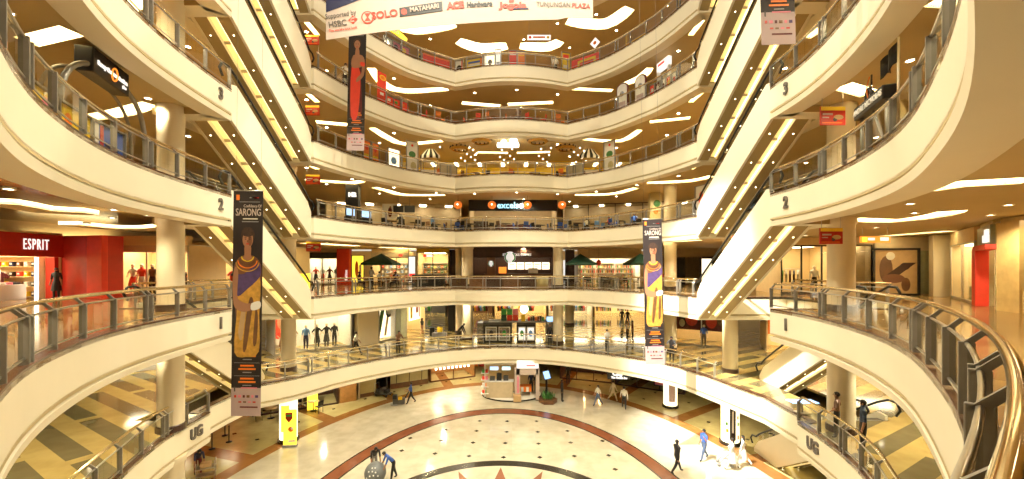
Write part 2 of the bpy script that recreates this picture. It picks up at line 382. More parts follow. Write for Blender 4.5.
for nm, z in LEV:
    loop = ULOOP if nm == 'UG' else (LOOP1 if nm == '1' else LOOP)
    outer = [(-XW, YF), (XW, YF), (XW, 62), (-XW, 62)] if nm == 'UG' else ([(-XW, YF), (XW, YF), (XW, 47), (-XW, 47)] if nm == '1' else OUT)
    holes = [loop] + (ESC_HOLES if nm == 'UG' else [])
    struct(plate('floor', outer, holes, z-.06, .12, 'marble_stripe' if nm == 'UG' else 'marble_gallery'))
    mb = MB()
    sweep(mb, loop, [(0, z+.02), (0, z-1.0), (.09, z-1.02), (.09, z-1.09), (-.015, z-1.11), (.02, z-1.3), (.75, z-1.3, 'soffit_shaded'), (.78, z-1.05, 'soffit_shaded')], 'cream')
    sweep(mb, loop, [(.26, z), (.26, z+.02), (-.006, z+.02), (0, z-.03)], 'kerb')
    struct(mb.build('trim'))
    # ceiling under this slab
    cz = z-1.05; ch = []
    for k, (pp, w, where) in enumerate(COVES.get(nm, [])):
        pl = [on(a, b, cz) for a, b in pp]
        lim = offset(loop, .85); mid = sum(pl, Vector())/len(pl); out = Vector((mid.x+.5, mid.y-17, 0)).normalized()
        if abs(mid.x) > 10 and mid.y < 23: out = Vector((1 if mid.x > 0 else -1, 0, 0))
        for _ in range(12):
            bd = band(pl, w)
            if not any(inside(q, lim) for q in bd): break
            pl = [q+out*.15 for q in pl]
        for c in ch:
            if any(inside(q, c[0]) for q in bd) or any(inside(q, bd) for q in c[0]): print('COVE overlap', nm, k)
        ch.append((bd, where, pl))
    if nm in '23456':
        for sx, x in (('left', -12.35), ('right', 11.35)):
            pl = [Vector((x, 23.75, cz)), Vector((x, 25.4, cz))]; ch.append((band(pl, .5), 'at the foot of the %s escalators' % sx, pl))
    lim = offset(loop, .1)
    good = [b for b, _, _ in ch if not any(inside(q, offset(loop, .3)) for q in b)]
    if len(good) != len(ch): print('COVE dropped', nm, len(ch)-len(good))
    ch = [c for c in ch if c[0] in good]; COVE_BANDS[nm] = [(c[0], c[1]) for c in ch]
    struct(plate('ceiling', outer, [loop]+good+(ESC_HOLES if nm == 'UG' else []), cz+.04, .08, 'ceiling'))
    for k, (bd, where, pl) in enumerate(ch):
        r = empty('cove_light', (sum(p.x for p in pl)/len(pl), sum(p.y for p in pl)/len(pl), cz),
                  f'{["first", "second", "third", "fourth", "fifth"][sum(1 for c in ch[:k] if c[1] == where)]} glowing {"wavy" if len(pl) > 2 else "straight"} ceiling cove under the {NAMES[nm]}, {where}', 'ceiling light', 'ceiling coves')
        c0 = r.location
        lo = [(p[0]-c0.x, p[1]-c0.y) for p in bd]
        n = len(lo); mb = MB()
        mb.add([(p[0], p[1], .002) for p in lo]+[(p[0], p[1], .17) for p in lo], [(i, (i+1) % n, n+(i+1) % n, n+i) for i in range(n)], 'cove_glow'); mb.build('cove_side', r)  # side walls glow to stand in for concealed lamplight falling on them
        h = n//2; mb = MB()
        mb.add([(p[0], p[1], .165) for p in lo], [(i, i+1, n-2-i, n-1-i) for i in range(h-1)], 'cove_glow'); mb.build('lamp_panel', r)
# ------------------------------------------------------------------ ground floor with its inlaid rings and star
CY = 15.6; CX = -.6
def ell(rx, ry, n=96, cx=CX, cy=CY): return [(cx+rx*math.cos(2*PI*i/n), cy+ry*math.sin(2*PI*i/n)) for i in range(n)]
mb = MB(); zz = ZG
def disc(rx, ry, m):
    global zz
    zz += .0025; p = ell(rx, ry); mb.add([(a, b, zz) for a, b in p], [list(range(len(p)))], m)
mb.add([(-XW, YF, ZG), (XW, YF, ZG), (XW, 52, ZG), (-XW, 52, ZG)], [(0, 1, 2, 3)], 'marble_side')
for a in (-62, -28, 18, 35, 52, 70, 110, 128, 145, 162, 208, 242):     # bands running out from the kerb ring
    a = math.radians(a); d = Vector((math.cos(a)*14.6, math.sin(a)*21.5)); u = Vector((math.cos(a), math.sin(a))); w = Vector((-u.y, u.x))*.45
    p = Vector((CX, CY))+d
    zz = ZG+.0015
    mb.add([(q.x, q.y, zz) for q in (p-w, p+u*11-w, p+u*11+w, p+w)], [(0, 1, 2, 3)], 'granite_curb')
disc(15.0, 21.9, 'granite_curb'); disc(14.15, 20.9, 'marble_hall')
disc(9.55, 14.75, 'granite_black'); disc(9.45, 14.62, 'granite_ring'); disc(8.72, 13.72, 'granite_black'); disc(8.6, 13.58, 'marble_hall')
disc(6.55, 6.5, 'granite_black'); disc(5.95, 5.9, 'marble_hall')
zz += .0025
for k in range(16):                     # sixteen-pointed star
    a = PI/2+2*PI*k/16; R = 5.75; b = a+PI/16; c = a-PI/16
    mb.add([(CX, CY, zz), (CX+3.1*math.cos(c), CY+3.1*math.sin(c), zz), (CX+R*math.cos(a), CY+R*math.sin(a), zz), (CX+3.1*math.cos(b), CY+3.1*math.sin(b), zz)], [(0, 1, 2, 3)], 'granite_star')
zz += .0025
for px, py in ((617,318),(741,328),(868,336),(997,338),(583,368),(716,380),(852,390),(990,395),(763,284),(882,289),(1003,293),(895,249),(1005,250),
               (1122,250),(1127,293),(1246,289),(1130,340),(1259,336),(1386,329),(1135,395),(1273,390),(1411,387),(1437,443)):
    p = on(256+px/4, 359+py/4, ZG); r = .16
    mb.add([(p.x+r*math.cos(k*PI/2), p.y+r*math.sin(k*PI/2), zz) for k in range(4)], [(0, 1, 2, 3)], 'granite_black')
for k in range(46):                     # black studs in the outer walk
    a = 2*PI*k/46
    for rr in (16.6, 18.8, 21.0):
        x, y = CX+rr*math.cos(a), CY+(rr+6.6)*math.sin(a)
        if abs(x) < 28 and y < 50 and y > -5: mb.add([(x+.15*math.cos(q*PI/2), y+.15*math.sin(q*PI/2), ZG+.004) for q in range(4)], [(0, 1, 2, 3)], 'granite_black')
struct(mb.build('floor'))
# ------------------------------------------------------------------ outer walls
def wall(name, x0, y0, x1, y1, z0, z1, m='shop_wall', th=.2):
    d = Vector((x1-x0, y1-y0)); L = d.length; mbw = MB()
    mbw.box((x0+x1)/2, (y0+y1)/2, (z0+z1)/2, L, th, z1-z0, m, math.atan2(d.y, d.x)); return struct(mbw.build(name))
wall('wall_left', -XW-.1, YF, -XW-.1, 62, ZG, Z6+6, 'shop_wall'); wall('wall_right', XW+.1, YF, XW+.1, 62, ZG, Z6+6, 'shop_wall')
wall('wall_near', -XW, YF-.1, XW, YF-.1, ZG, Z6+6, 'shop_wall')
wall('wall_back', -XW, YB+.1, XW, YB+.1, Z2, Z6+6, 'shop_wall')
wall('wall_back', -XW, 47.1, XW, 47.1, Z1-.1, Z2-1.0, 'shop_wall'); wall('wall_back', -XW, 62.1, XW, 62.1, ZU-.1, Z1-1., 'shop_wall')
wall('wall_back', -XW, 52.1, XW, 52.1, ZG, ZU-1., 'dark_wood')
# ------------------------------------------------------------------ columns
COLS = [(-13.3, 15.6, .43), (12.75, 15.5, .44), (-13.8, 24.7, .42), (13.25, 24.3, .42), (12.15, 30.7, .45),
        (3.85, 33.4, .42), (6.4, 44.5, .5), (-3.95, 35.4, .5), (-5.0, 39.0, .5)]
def colmesh(h, r):
    q = MB(); q.lathe([(r+.05, 0), (r+.05, .22), (r+.02, .25)], m='column_base', seg=24, smooth=False)
    q.lathe([(r, .2), (r, h-.3), (r+.05, h-.24), (r+.05, h)], m='column', seg=28); return q
for i, (nm, z) in enumerate([('G', ZG)]+LEV[:-1]):
    zt = LEV[i][1]-1.05
    for x, y, r in COLS:
        if y > 41 and nm != 'UG': continue
        if abs(x) < 7 and nm not in ('UG', '1'): continue
        if nm in '345' and y > 30: continue
        if nm == 'G' and y > 20: continue            # these stand inside the lit pillars of the hall
        struct(colmesh(zt-z, r).build('column', loc=(x, y, z)))
# ------------------------------------------------------------------ railings
pm = MB()
pm.box(0, 0, .42, .045, .13, .80, 'bracket', bev=.008)
pm.slab([(-.0225, -.06, .78), (-.0225, .03, .79), (-.0225, .165, .945), (-.0225, .12, .975)], (1, 0, 0), .045, 'bracket')
POST = pm.mesh('post')
def at_len(path, s):
    acc = 0
    for a, b in zip(path, path[1:]):
        L = math.hypot(b[0]-a[0], b[1]-a[1])
        if acc+L >= s or (b is path[-1]):
            t = 0 if L == 0 else min(1., (s-acc)/L); d = Vector((b[0]-a[0], b[1]-a[1])).normalized()
            return Vector((a[0]+(b[0]-a[0])*t, a[1]+(b[1]-a[1])*t)), d
        acc += L
def railing(path, z, label, where, pitch=1.38, double=4):
    """path runs with the walkway on its left-hand side"""
    L = sum(math.hypot(b[0]-a[0], b[1]-a[1]) for a, b in zip(path, path[1:]))
    mid, _ = at_len(path, L/2); r = empty('railing', (mid.x, mid.y, z+.03), label, 'railing', 'gallery railings')
    def sub(p): return (p[0]-mid.x, p[1]-mid.y)
    ins = offset(path, .05, False); hr = offset(path, .19, False)
    MB().tube([(*sub(p), .97) for p in hr], .046, 'polished', 10).build('handrail', r)
    MB().tube([(*sub(p), .80) for p in ins], .022, 'steel', 6).build('upper_rail', r)
    MB().tube([(*sub(p), .12) for p in ins], .022, 'steel', 6).build('lower_rail', r)
    n = max(1, round(L/pitch)); ss = [L*i/n for i in range(n+1)]; ps = []
    for i, s in enumerate(ss):
        ps.append(s)
        if i % double == 2 and i < n: ps.append(s+.24)
    for s in ps:
        p, d = at_len(ins, min(s, L-.02)); link('post', POST, r, (p.x-mid.x, p.y-mid.y, 0), math.atan2(d.y, d.x))
    for a, b in zip(ps, ps[1:]):
        if b-a < .4: continue
        g = MB(); pts = [at_len(ins, a+.06+(b-a-.12)*k/3)[0]-mid for k in range(4)]
        for p, q in zip(pts, pts[1:]):
            d = (q-p); nn = Vector((-d.y, d.x, 0)).normalized()
            g.slab([(p.x, p.y, .15), (q.x, q.y, .15), (q.x, q.y, .775), (p.x, p.y, .775)], nn, .012, 'glass')
        g.build('glass_panel', r)
    return r
BACK = BL+BC[1:]+BR[1:]
for nm, z in LEV:
    if nm == 'UG':
        railing(UFL, z, 'steel and glass railing along the left front of the upper ground gallery', 'l')
        railing(UFR, z, 'steel and glass railing along the right front of the upper ground gallery', 'r')
        railing(UBK, z, 'steel and glass railing around the back of the upper ground gallery by the black kiosk', 'b')
    else:
        if nm == '1':
            railing(FL, z, 'steel and glass railing along the left front first-floor gallery before the red store', 'l', 1.5)
            railing(FR, z, 'polished curved railing at the near right, closest to the viewer', 'r', 1.5)
        else:
            railing(FL, z, f'steel and glass railing along the left front of the {NAMES[nm]}', 'l', 1.5)
            railing(FR, z, f'steel and glass railing along the right front of the {NAMES[nm]}', 'r', 1.5)
        railing(BACK[1:-1], z, f'steel and glass railing around the back of the {NAMES[nm]}', 'b')
        xl, xr = (-15.6, 15.6) if nm == '1' else (NL, NR)
        if nm in '123':
            railing([(xl-.05, 16.7), (xl-.05, 22.4)], z, f'short straight railing beside the left escalator well of the {NAMES[nm]}', 'wl')
            railing([(xr+.05, 22.4), (xr+.05, 16.7)], z, f'short straight railing beside the right escalator well of the {NAMES[nm]}', 'wr')
# ------------------------------------------------------------------ escalators
dm = MB(); dm.lathe([(.0, -.004), (.028, -.004)], m='small_glow', seg=10); dm.lathe([(.028, -.012), (.042, -.012), (.042, .02)], m='white', seg=10, caps=False)
EDOT = dm.mesh('downlight')
def escalator(xa, xb, y0, z0, y1, z1, label):
    """bottom at y0,z0, top at y1,z1 (y1 < y0)"""
    xm = (xa+xb)/2; r = empty('escalator', (xm, y0, z0), label, 'escalator', 'escalators at the sides of the hall')
    w = abs(xb-xa); H = z1-z0; R = y1-y0
    def P(t, dz): return (R*t, H*t+dz)          # local y,z
    ln = math.hypot(R, H); uy, uz = R/ln, H/ln
    for s in (-1, 1):
        x = s*(w/2-.06)
        prof = [P(0, -1.3), P(1, -1.3), P(1, .35), (R+.35, H+.35*H/R*1.0+.92), P(.12, .93), (-.35, .55), (0, .05)]
        prof = [P(0, -1.25), P(1, -1.25), P(1, .2), P(.95, .48), P(.06, .48), P(0, .2)]
        m = MB(); m.slab([(x-.06, a, b) for a, b in prof], (1, 0, 0), .12, 'cream'); m.build('side_panel', r)
        m = MB(); m.slab([(x-.01, a, b) for a, b in (P(.05, .48), P(.95, .48), P(.95, .86), P(.05, .86))], (1, 0, 0), .02, 'glass'); m.build('glass_balustrade', r)
        hp = [(.25, .35), (.42, .62), (.25, .84), (-.1, .88)]+[P(t, .90) for t in (.06, .3, .6, .94)]+[(R-.1, H+.9), (R-.45, H+.88), (R-.6, H+.62), (R-.42, H+.35)]
        MB().tube([(x, a, b) for a, b in hp], .05, 'rubber', 8).build('handrail', r)
    # steps
    n = max(4, int(H/.2)); m = MB(); hw = w/2-.14
    for i in range(n):
        ya, yb = R*i/n, R*(i+1)/n; za, zb = H*i/n, H*(i+1)/n
        m.add([(-hw, ya, za), (hw, ya, za), (hw, ya, zb), (-hw, ya, zb), (hw, yb, zb), (-hw, yb, zb)], [(0, 1, 2, 3), (3, 2, 4, 5)], 'step')
    m.build('steps', r)
    # underside with a lit trough
    m = MB(); hw = w/2-.12; g = .21
    for a, b in ((-hw, -g), (g, hw)):
        m.slab([(a, *P(0, -1.22)), (b, *P(0, -1.22)), (b, *P(1, -1.22)), (a, *P(1, -1.22))], (0, 0, 1), .08, 'soffit_shaded')
    for a in (-g, g):
        m.slab([(a-.01, *P(0, -1.22)), (a+.01, *P(0, -1.22)), (a+.01, *P(1, -1.22)), (a-.01, *P(1, -1.22))], (0, 0, 1), .25, 'cream')
    m.build('underside', r)
    m = MB(); m.slab([(-g, *P(0, -1.0)), (g, *P(0, -1.0)), (g, *P(1, -1.0)), (-g, *P(1, -1.0))], (0, 0, 1), .04, 'strip_glow'); ls = m.build('light_trough', r)
    m = MB(); m.tube([(g-.08, *P(.01, -1.08)), (g-.08, *P(.99, -1.08))], .03, 'trough_lamp', 6); m.build('lamp_tube', ls)
    for k in range(1, 6): m = MB(); m.slab([(-g, *P(k/6, -1.1)), (g, *P(k/6, -1.1)), (g, *P(k/6+.006, -1.1)), (-g, *P(k/6+.006, -1.1))], (0, 0, 1), .1, 'beige'); m.build('trough_divider', ls)
    for k in range(5):
        t = .1+.8*k/4
        for s in (-1, 1):
            o = link('downlight', EDOT, r, (s*(g+(hw-g)*.55), *P(t, -1.235))); o.rotation_euler.x = math.atan2(H, R)+PI if False else math.atan2(H, R)-PI
    return r
ordw = {0: 'beside the hall columns', 1: 'second above', 2: 'third above', 3: 'fourth above', 4: 'uppermost'}
for i in range(5):
    za, zb = LEV[i+1][1], (LEV[i+2][1])
    if i == 4: zb = Z6
    escalator(-13.2, -11.5, 22.9, za, 16.4, zb, f'cream sided left escalator rising from the {NAMES[LEV[i+1][0]]}, {ordw[i]}') if i < 5 else 0
    escalator(10.5, 12.2, 22.7, za, 16.2, zb, f'cream sided right escalator rising from the {NAMES[LEV[i+1][0]]}, {ordw[i]}')
for s in (-1, 1):
    w = 'left' if s < 0 else 'right'
    xa, xb = sorted((s*14.1, s*15.5))
    escalator(xa, xb, 22.8, ZU, 16.5, Z1, f'escalator on the {w} from the upper ground gallery up to the first-floor gallery')
    if s > 0: escalator(xa, xb, 23.3, ZG, 16.5, ZU, f'escalator on the {w} from the ground floor up to the upper ground gallery')
# ------------------------------------------------------------------ downlights
dm = MB(); dm.lathe([(0, -.006), (.10, -.006)], m='downlight_glow', seg=14); dm.lathe([(.10, -.02), (.13, -.02), (.13, .04)], m='white', seg=14, caps=False)
DL = dm.mesh('downlight'); SPOTS = []
for nm, z in LEV:
    loop = ULOOP if nm == 'UG' else (LOOP1 if nm == '1' else LOOP)
    rel = [c for c in C.objects if c.name.startswith('lamp_panel')]
    for d, sp in ((2.1, 3.6), (5.2, 4.6)):
        path = offset(loop, d); path.append(path[0]); acc = 0; nxt = 1.
        for a, b in zip(path, path[1:]):
            L = math.hypot(b[0]-a[0], b[1]-a[1])
            while L > 0 and acc+L >= nxt:
                t = (nxt-acc)/L; x, y = a[0]+(b[0]-a[0])*t, a[1]+(b[1]-a[1])*t; nxt += sp
                if y < 2.5 or y > 40.5 or abs(x) > 26 or inside((x, y), offset(loop, 1.2)): continue
                if any(inside((x+dx, y+dy), bd) for bd, _ in COVE_BANDS.get(nm, []) for dx in (-.25, .25) for dy in (-.25, .25)): continue
                if nm == 'UG' and 16 < y < 23 and abs(x) > 13: continue
                o = link('downlight', DL, None, (x, y, z-1.05)); tag(o, f'small round downlight in the ceiling under the {NAMES[nm]}, {place_word(x, y)} side', 'ceiling light', f'downlights under the {NAMES[nm]}, {place_word(x, y)}')
                SPOTS.append((x, y, z-1.1, d))
            acc += L
# ------------------------------------------------------------------ level numbers on the gallery edges
for nm, z in LEV[:4]:
    for s in (-1, 1):
        loop, tgt = ((UFL if s < 0 else UFR), 16.4 if s < 0 else 15.2) if nm == 'UG' else ((FL if s < 0 else FR), 15.6 if s < 0 else 15.3)
        i = min(range(len(loop)), key=lambda k: abs(loop[k][1]-tgt)); p = Vector(loop[i]); q = normals(loop, False)[i]
        t = text('level_number', nm, .62, 'letter_grey', None, (p.x-q.x*.03, p.y-q.y*.03, z-.52), (PI/2, 0, math.atan2(-q.y, -q.x)+PI/2), .03, .02, .85)
        tag(t, f'dark grey {"letters" if nm == "UG" else "numeral"} on the cream edge of the {"left" if s < 0 else "right"} front {NAMES[nm]}', 'sign')
# ------------------------------------------------------------------ light
def lamp(kind, name, loc, energy, col, size=.1, target=None, spot=None, blend=.5, sx=None, sy=None, rot=None):
    l = bpy.data.lights.new(name, kind); l.energy = energy; l.color = col
    if kind == 'AREA':
        l.shape = 'RECTANGLE'; l.size = sx; l.size_y = sy
    elif kind in ('SPOT', 'POINT'): l.shadow_soft_size = size
    if kind == 'SPOT': l.spot_size = spot; l.spot_blend = blend
    o = bpy.data.objects.new(name, l); C.objects.link(o); o.location = loc
    if target is not None: o.rotation_euler = (Vector(target)-Vector(loc)).to_track_quat('-Z', 'Y').to_euler()
    if rot: o.rotation_euler = rot
    return o
WARM = (1, .87, .58)
KEEP_CLEAR = [(-12.6, 25.2), (-10.75, 32.9), (5.75, 33.6), (10.6, 33.0), (11.4, 14.2)]
for i, (x, y, z, d) in enumerate(SPOTS):
    if i % 3 == 0 and all(math.hypot(x-a, y-b) > 2.0 for a, b in KEEP_CLEAR): lamp('SPOT', 'downlight_lamp', (x, y, z-.05), 520, WARM, .06, (x, y, z-5), math.radians(150), .6)
# added fill spots above the void, no fixtures seen, to brighten the gallery edges and hall floor
for k in range(10):
    a = 2*PI*(k+.5)/10; x, y = CX+9.5*math.cos(a), 16+13*math.sin(a)
    for zt in (-6, 6):
        lamp('SPOT', 'fascia_fill_spot', (x, y, 26.5), 3500, (1, .92, .71), .3, (CX-7*math.cos(a), 16-11*math.sin(a), zt), math.radians(75), .7)
lamp('SPOT', 'follow_spotlight', (-6.5, 11, 24), 170000, (1, .96, .86), .25, (12.0, 24.0, -4.5), math.radians(21), .7)
w = bpy.data.worlds.new('world'); sc.world = w; w.use_nodes = True
w.node_tree.nodes['Background'].inputs['Color'].default_value = (1, .91, .74, 1); w.node_tree.nodes['Background'].inputs['Strength'].default_value = .6
sc.view_settings.view_transform = 'Standard'; sc.view_settings.look = 'None'; sc.view_settings.exposure = 0.; sc.view_settings.gamma = 1
sc.view_settings.use_curve_mapping = False
sc.cycles.use_denoising = True; sc.cycles.max_bounces = 8; sc.cycles.diffuse_bounces = 4; sc.cycles.glossy_bounces = 3; sc.cycles.transparent_max_bounces = 16
sc.cycles.sample_clamp_indirect = 6.; sc.cycles.caustics_reflective = False; sc.cycles.caustics_refractive = False
# ================================================================== people
def seg_d(p, a, b):
    ab = b-a; t = max(0, min(1, (p-a).dot(ab)/max(1e-9, ab.length_squared))); return (p-a-ab*t).length
BODY = {}
def body_mesh(h, pose, shirt, trousers, shoes, skin, sleeve, skirt=False, female=False):
    """one continuous body; faces -Y. pose: dict(stride, lean, la, ra (elbow, wrist offsets), sit)"""
    st = pose.get('stride', 0.); ln = pose.get('lean', 0.); sit = pose.get('sit', False)
    V = Vector; hz = .92
    hip = V((0, 0, hz if not sit else .55))
    up = lambda d, x=0., y=0.: hip + V((x, 0, 0)) + Matrix.Rotation(ln, 3, 'X') @ V((0, y, d))
    waist, chest, neck, hd0, hd1 = up(.2), up(.42), up(.58), up(.65, 0, -.015), up(.76, 0, -.02)
    sw = .165 if female else .19
    J = [hip, waist, chest, neck, hd0, hd1]; R = [.145, .13 if not female else .11, .165, .058, .08, .084]
    E = [(0, 1), (1, 2), (2, 3), (3, 4), (4, 5)]; part = ['t', 's', 's', 'k', 'k']
    hands = []
    for s, key in ((-1, 'la'), (1, 'ra')):
        sh = up(.49, s*sw); arm = pose.get(key) or ((s*.05, .02, -.29), (s*.03, -.06, -.26))
        el = sh+V(arm[0]); wr = el+V(arm[1]); hn = wr+V(arm[1]).normalized()*.06
        b = len(J); J += [sh, el, wr, hn]; R += [.068, .048, .033, .04]
        E += [(2, b), (b, b+1), (b+1, b+2), (b+2, b+3)]
        part += ['s', 's', 's' if sleeve == 'long' else 'k', 'k']; hands.append((hn, (hn-wr).normalized(), s))
    for s in (-1, 1):
        a = st*s; hp = hip+V((s*.085, 0, -.04))
        if sit: kn = hp+V((s*.03, -.42, .0)); an = kn+V((0, .02, -.43))
        else:
            kn = hp+V((s*.015, -math.sin(a)*.42-.02, -math.cos(a)*.42)); a2 = a-.18*abs(st)-(.35 if a < 0 else 0)*abs(st)
            an = kn+V((0, -math.sin(a2)*.40+.015, -math.cos(a2)*.40))
        to = an+V((s*.015, -.14, -.045)); b = len(J); J += [hp, kn, an, to]; R += [.108, .074, .052, .045]
        E += [(0, b), (b, b+1), (b+1, b+2), (b+2, b+3)]; part += ['t', 't', 't', 'o']
    low = min(j.z for j in J)-.045; J = [j-V((0, 0, low)) for j in J]; hands = [(a-V((0, 0, low)), d, s) for a, d, s in hands]
    me = bpy.data.meshes.new('b'); me.from_pydata(J, E, []); t = bpy.data.objects.new('b', me); C.objects.link(t)
    t.modifiers.new('s', 'SKIN'); sd = t.modifiers.new('u', 'SUBSURF'); sd.levels = 1; sd.render_levels = 1
    for i, r in enumerate(R): me.skin_vertices[0].data[i].radius = (r, r*(.78 if i in (0, 1, 2) else 1.))
    me.skin_vertices[0].data[0].use_root = True
    ev = bpy.data.meshes.new_from_object(t.evaluated_get(bpy.context.evaluated_depsgraph_get()))
    bpy.data.objects.remove(t); bpy.data.meshes.remove(me)
    mb = MB(); col = {'s': shirt, 't': trousers, 'o': shoes, 'k': skin}
    for k in (shirt, trousers, shoes, skin, 'hair'): mb.mi(k)
    vs = [v.co.copy() for v in ev.vertices]; mb.v = [tuple(v) for v in vs]
    for f in ev.polygons:
        c = sum((vs[i] for i in f.vertices), V())/len(f.vertices)
        k = min(range(len(E)), key=lambda q: seg_d(c, J[E[q][0]], J[E[q][1]])-.5*(R[E[q][0]]+R[E[q][1]]))
        mb.f.append(list(f.vertices)); mb.m.append(mb.mi(col[part[k]])); mb.sm.append(True)
    bpy.data.meshes.remove(ev)
    H0, H1 = J[4], J[5]; upv = (H1-H0).normalized(); fw = Matrix.Rotation(ln*.6, 3, 'X') @ V((0, -1, 0)); ctr = (H0+H1)/2
    for s in (-1, 1):
        mb.ball(ctr+fw*.088+V((s*.03, 0, 0))+upv*.02, .011, 'hair', 6, 4); mb.ball(ctr+V((s*.085, 0, 0)), .022, skin, 6, 4, (.5, 1, 1.3))
    mb.ball(ctr+fw*.098-upv*.005, .015, skin, 6, 4, (.8, 1, 1.5)); mb.ball(ctr+fw*.088-upv*.045, .016, 'red', 6, 4, (1.4, .4, .4))
    for hn, d, s in hands:              # four bent fingers of different length and a thumb off the side of the palm
        side = d.cross(V((0, 0, 1))); side = side.normalized() if side.length > .1 else V((0, -1, 0)); bend = d.cross(side)
        for q, L in enumerate((.066, .078, .072, .055)):
            b0 = hn+side*(.03-.02*q)*1. ; mb.tube([b0, b0+d*L*.6, b0+d*L+bend*.018], [.0095, .009, .007], skin, 5)
        mb.tube([hn-d*.02+side*.03, hn+side*.055, hn+side*.06+d*.03], [.011, .010, .008], skin, 5)
    if skirt:
        z0 = J[0].z; mb.lathe([(.15, z0+.02), (.19, z0-.2), (.23, z0-.5)], J[0].x, J[0].y, 0, trousers, 12, True)
    return mb, ctr, upv, fw, h
POSES = {'stand': {}, 'walk': dict(stride=.45, la=((-.05, .1, -.28), (-.02, .03, -.27)), ra=((.05, -.1, -.28), (.02, -.14, -.23))),
 'walk2': dict(stride=-.42, la=((-.05, -.1, -.28), (-.02, -.14, -.23)), ra=((.05, .1, -.28), (.02, .03, -.27))),
 'phone': dict(stride=.4, la=((-.06, .05, -.28), (0, -.1, -.25)), ra=((.1, -.12, -.24), (-.06, -.12, .22))),
 'push': dict(stride=.4, lean=-.0, la=((-.03, -.14, -.24), (.02, -.25, -.06)), ra=((.03, -.14, -.24), (-.02, -.25, -.06))),
 'bend': dict(stride=.2, lean=.75, la=((-.03, -.1, -.27), (0, -.12, -.24)), ra=((.03, -.1, -.27), (0, -.12, -.24))),
 'rail': dict(lean=.2, la=((-.09, -.14, -.23), (.05, -.24, .02)), ra=((.09, -.14, -.23), (-.05, -.24, .02))),
 'hold': dict(la=((-.05, -.06, -.27), (.05, -.24, .05)), ra=((.05, -.06, -.27), (-.05, -.24, .05))),
 'hip': dict(la=((-.17, .05, -.22), (.1, -.14, -.12)), ra=((.17, .05, -.22), (-.1, -.14, -.12))),
 'sit': dict(sit=True, la=((-.05, -.08, -.26), (.04, -.24, .02)), ra=((.05, -.08, -.26), (-.04, -.24, .02)))}
for k in POSES:
    if 'lean' in POSES[k]: POSES[k]['lean'] = abs(POSES[k]['lean'])
def person(loc, yaw, label, shirt='white', trousers='black', pose='stand', h=1.7, shoes='black', skin='skin', sleeve='short', hair='hair', long_hair=False, skirt=False, female=False, jacket=False, group=None):
    key = (shirt, trousers, pose, shoes, skin, sleeve, skirt, female, long_hair, hair)
    if key not in BODY:
        mb, ctr, up, fw, _ = body_mesh(h, POSES[pose], shirt, trousers, shoes, skin, sleeve, skirt, female)
        hb = MB(); q = ctr+up*.028-fw*.018
        hb.ball(q, .104, hair, 12, 8, (.92, 1, .98))
        if long_hair: hb.ball(q-fw*.035-up*.1, .11, hair, 10, 6, (.9, .6, 1.4))
        BODY[key] = (mb.mesh('person'), hb.mesh('hair'))
        # keep the face clear of the hair cap
        hm = BODY[key][1]
        for v in hm.vertices:
            d = (v.co-ctr).dot(fw)
            if d > .06 and (v.co-ctr).dot(up) < .07: v.co -= fw*(d-.05)
    o = link('person', BODY[key][0], None, loc, yaw); o.scale = (h/1.73,)*3; tag(o, label, 'person', group)
    link('hair', BODY[key][1], o); return o
def _f(p, tx, ty): return math.atan2(tx-p[0], -(ty-p[1]))      # yaw that looks from p towards (tx,ty)
S = 0.
def pp(px, py, z): v = on(px, py, z); return (v.x, v.y, z+.004)
def ground(px, py): v = on(px, py, ZG); return (v.x, v.y, ZG+.032)
def U(px, py): v = on(px, py, ZU); return (v.x, v.y, ZU+.004)
# hall floor
person(ground(677, 474), 1.9, 'person in black suit and white shirt striding across the hall floor', 'black', 'black', 'walk', 1.78, sleeve='long')
suit = C.objects['person']; q = MB(); q.slab([(-.05, -.132, 1.42), (.05, -.132, 1.42), (.012, -.135, 1.12), (-.012, -.135, 1.12)], (0, 1, 0), .05, 'white'); q.build('shirt_front', suit)
person(ground(704, 460.5), -1.2, 'person in blue shirt and jeans walking with hand raised to the ear', 'blue', 'denim', 'phone', 1.72)
person(ground(624, 409.5), 2.9, 'person in white shirt and black trousers seen from behind on the hall floor', 'white', 'black', 'walk', 1.72, sleeve='long')
person(ground(598, 406), -1.1, 'person in pale green top and dark trousers walking by the hall ring', 'leafpale' if 'leafpale' in M else 'offwhite', 'denim', 'walk2', 1.6, long_hair=True, female=True)
person(ground(613, 401.5), .7, 'person in beige clothes walking between green-topped and white-shirted people', 'beige', 'beige', 'walk', 1.65, sleeve='long')
person(ground(562, 402), 1.2, 'person in dark clothes standing alone on the hall floor by the kiosk', 'black', 'black', 'stand', 1.7, sleeve='long')
person(ground(411, 404), -1.25, 'cleaner in blue shirt pushing a floor machine across the hall', 'blue', 'black', 'push', 1.68)
person((-7.15, 20.75, ZG+.035), .5, 'person in black shirt bending behind the grey ball', 'black', 'grey', 'bend', 1.7)
person((-5.95, 20.1, ZG+.035), -1.0, 'person in blue shirt and black trousers bending beside the grey ball', 'blue', 'black', 'bend', 1.68)
person(ground(198, 476), .8, 'person in dark top leaning over a small cart under the gallery', 'navy', 'maroon', 'bend', 1.65, long_hair=True, female=True)
person(ground(732.5, 470), -1.9, 'person in white robe beside the glowing pillar with a pushchair', 'white', 'white', 'push', 1.66, skirt=True, female=True, long_hair=True)
person(ground(743, 466), -2.1, 'second person in white robe, standing nearer the escalator balustrade', 'white', 'white', 'walk', 1.64, skirt=True, female=True, long_hair=True)
person(ground(371, 394), .9, 'person in black beside the dark trolley under the left gallery', 'black', 'black', 'hold', 1.7, sleeve='long')
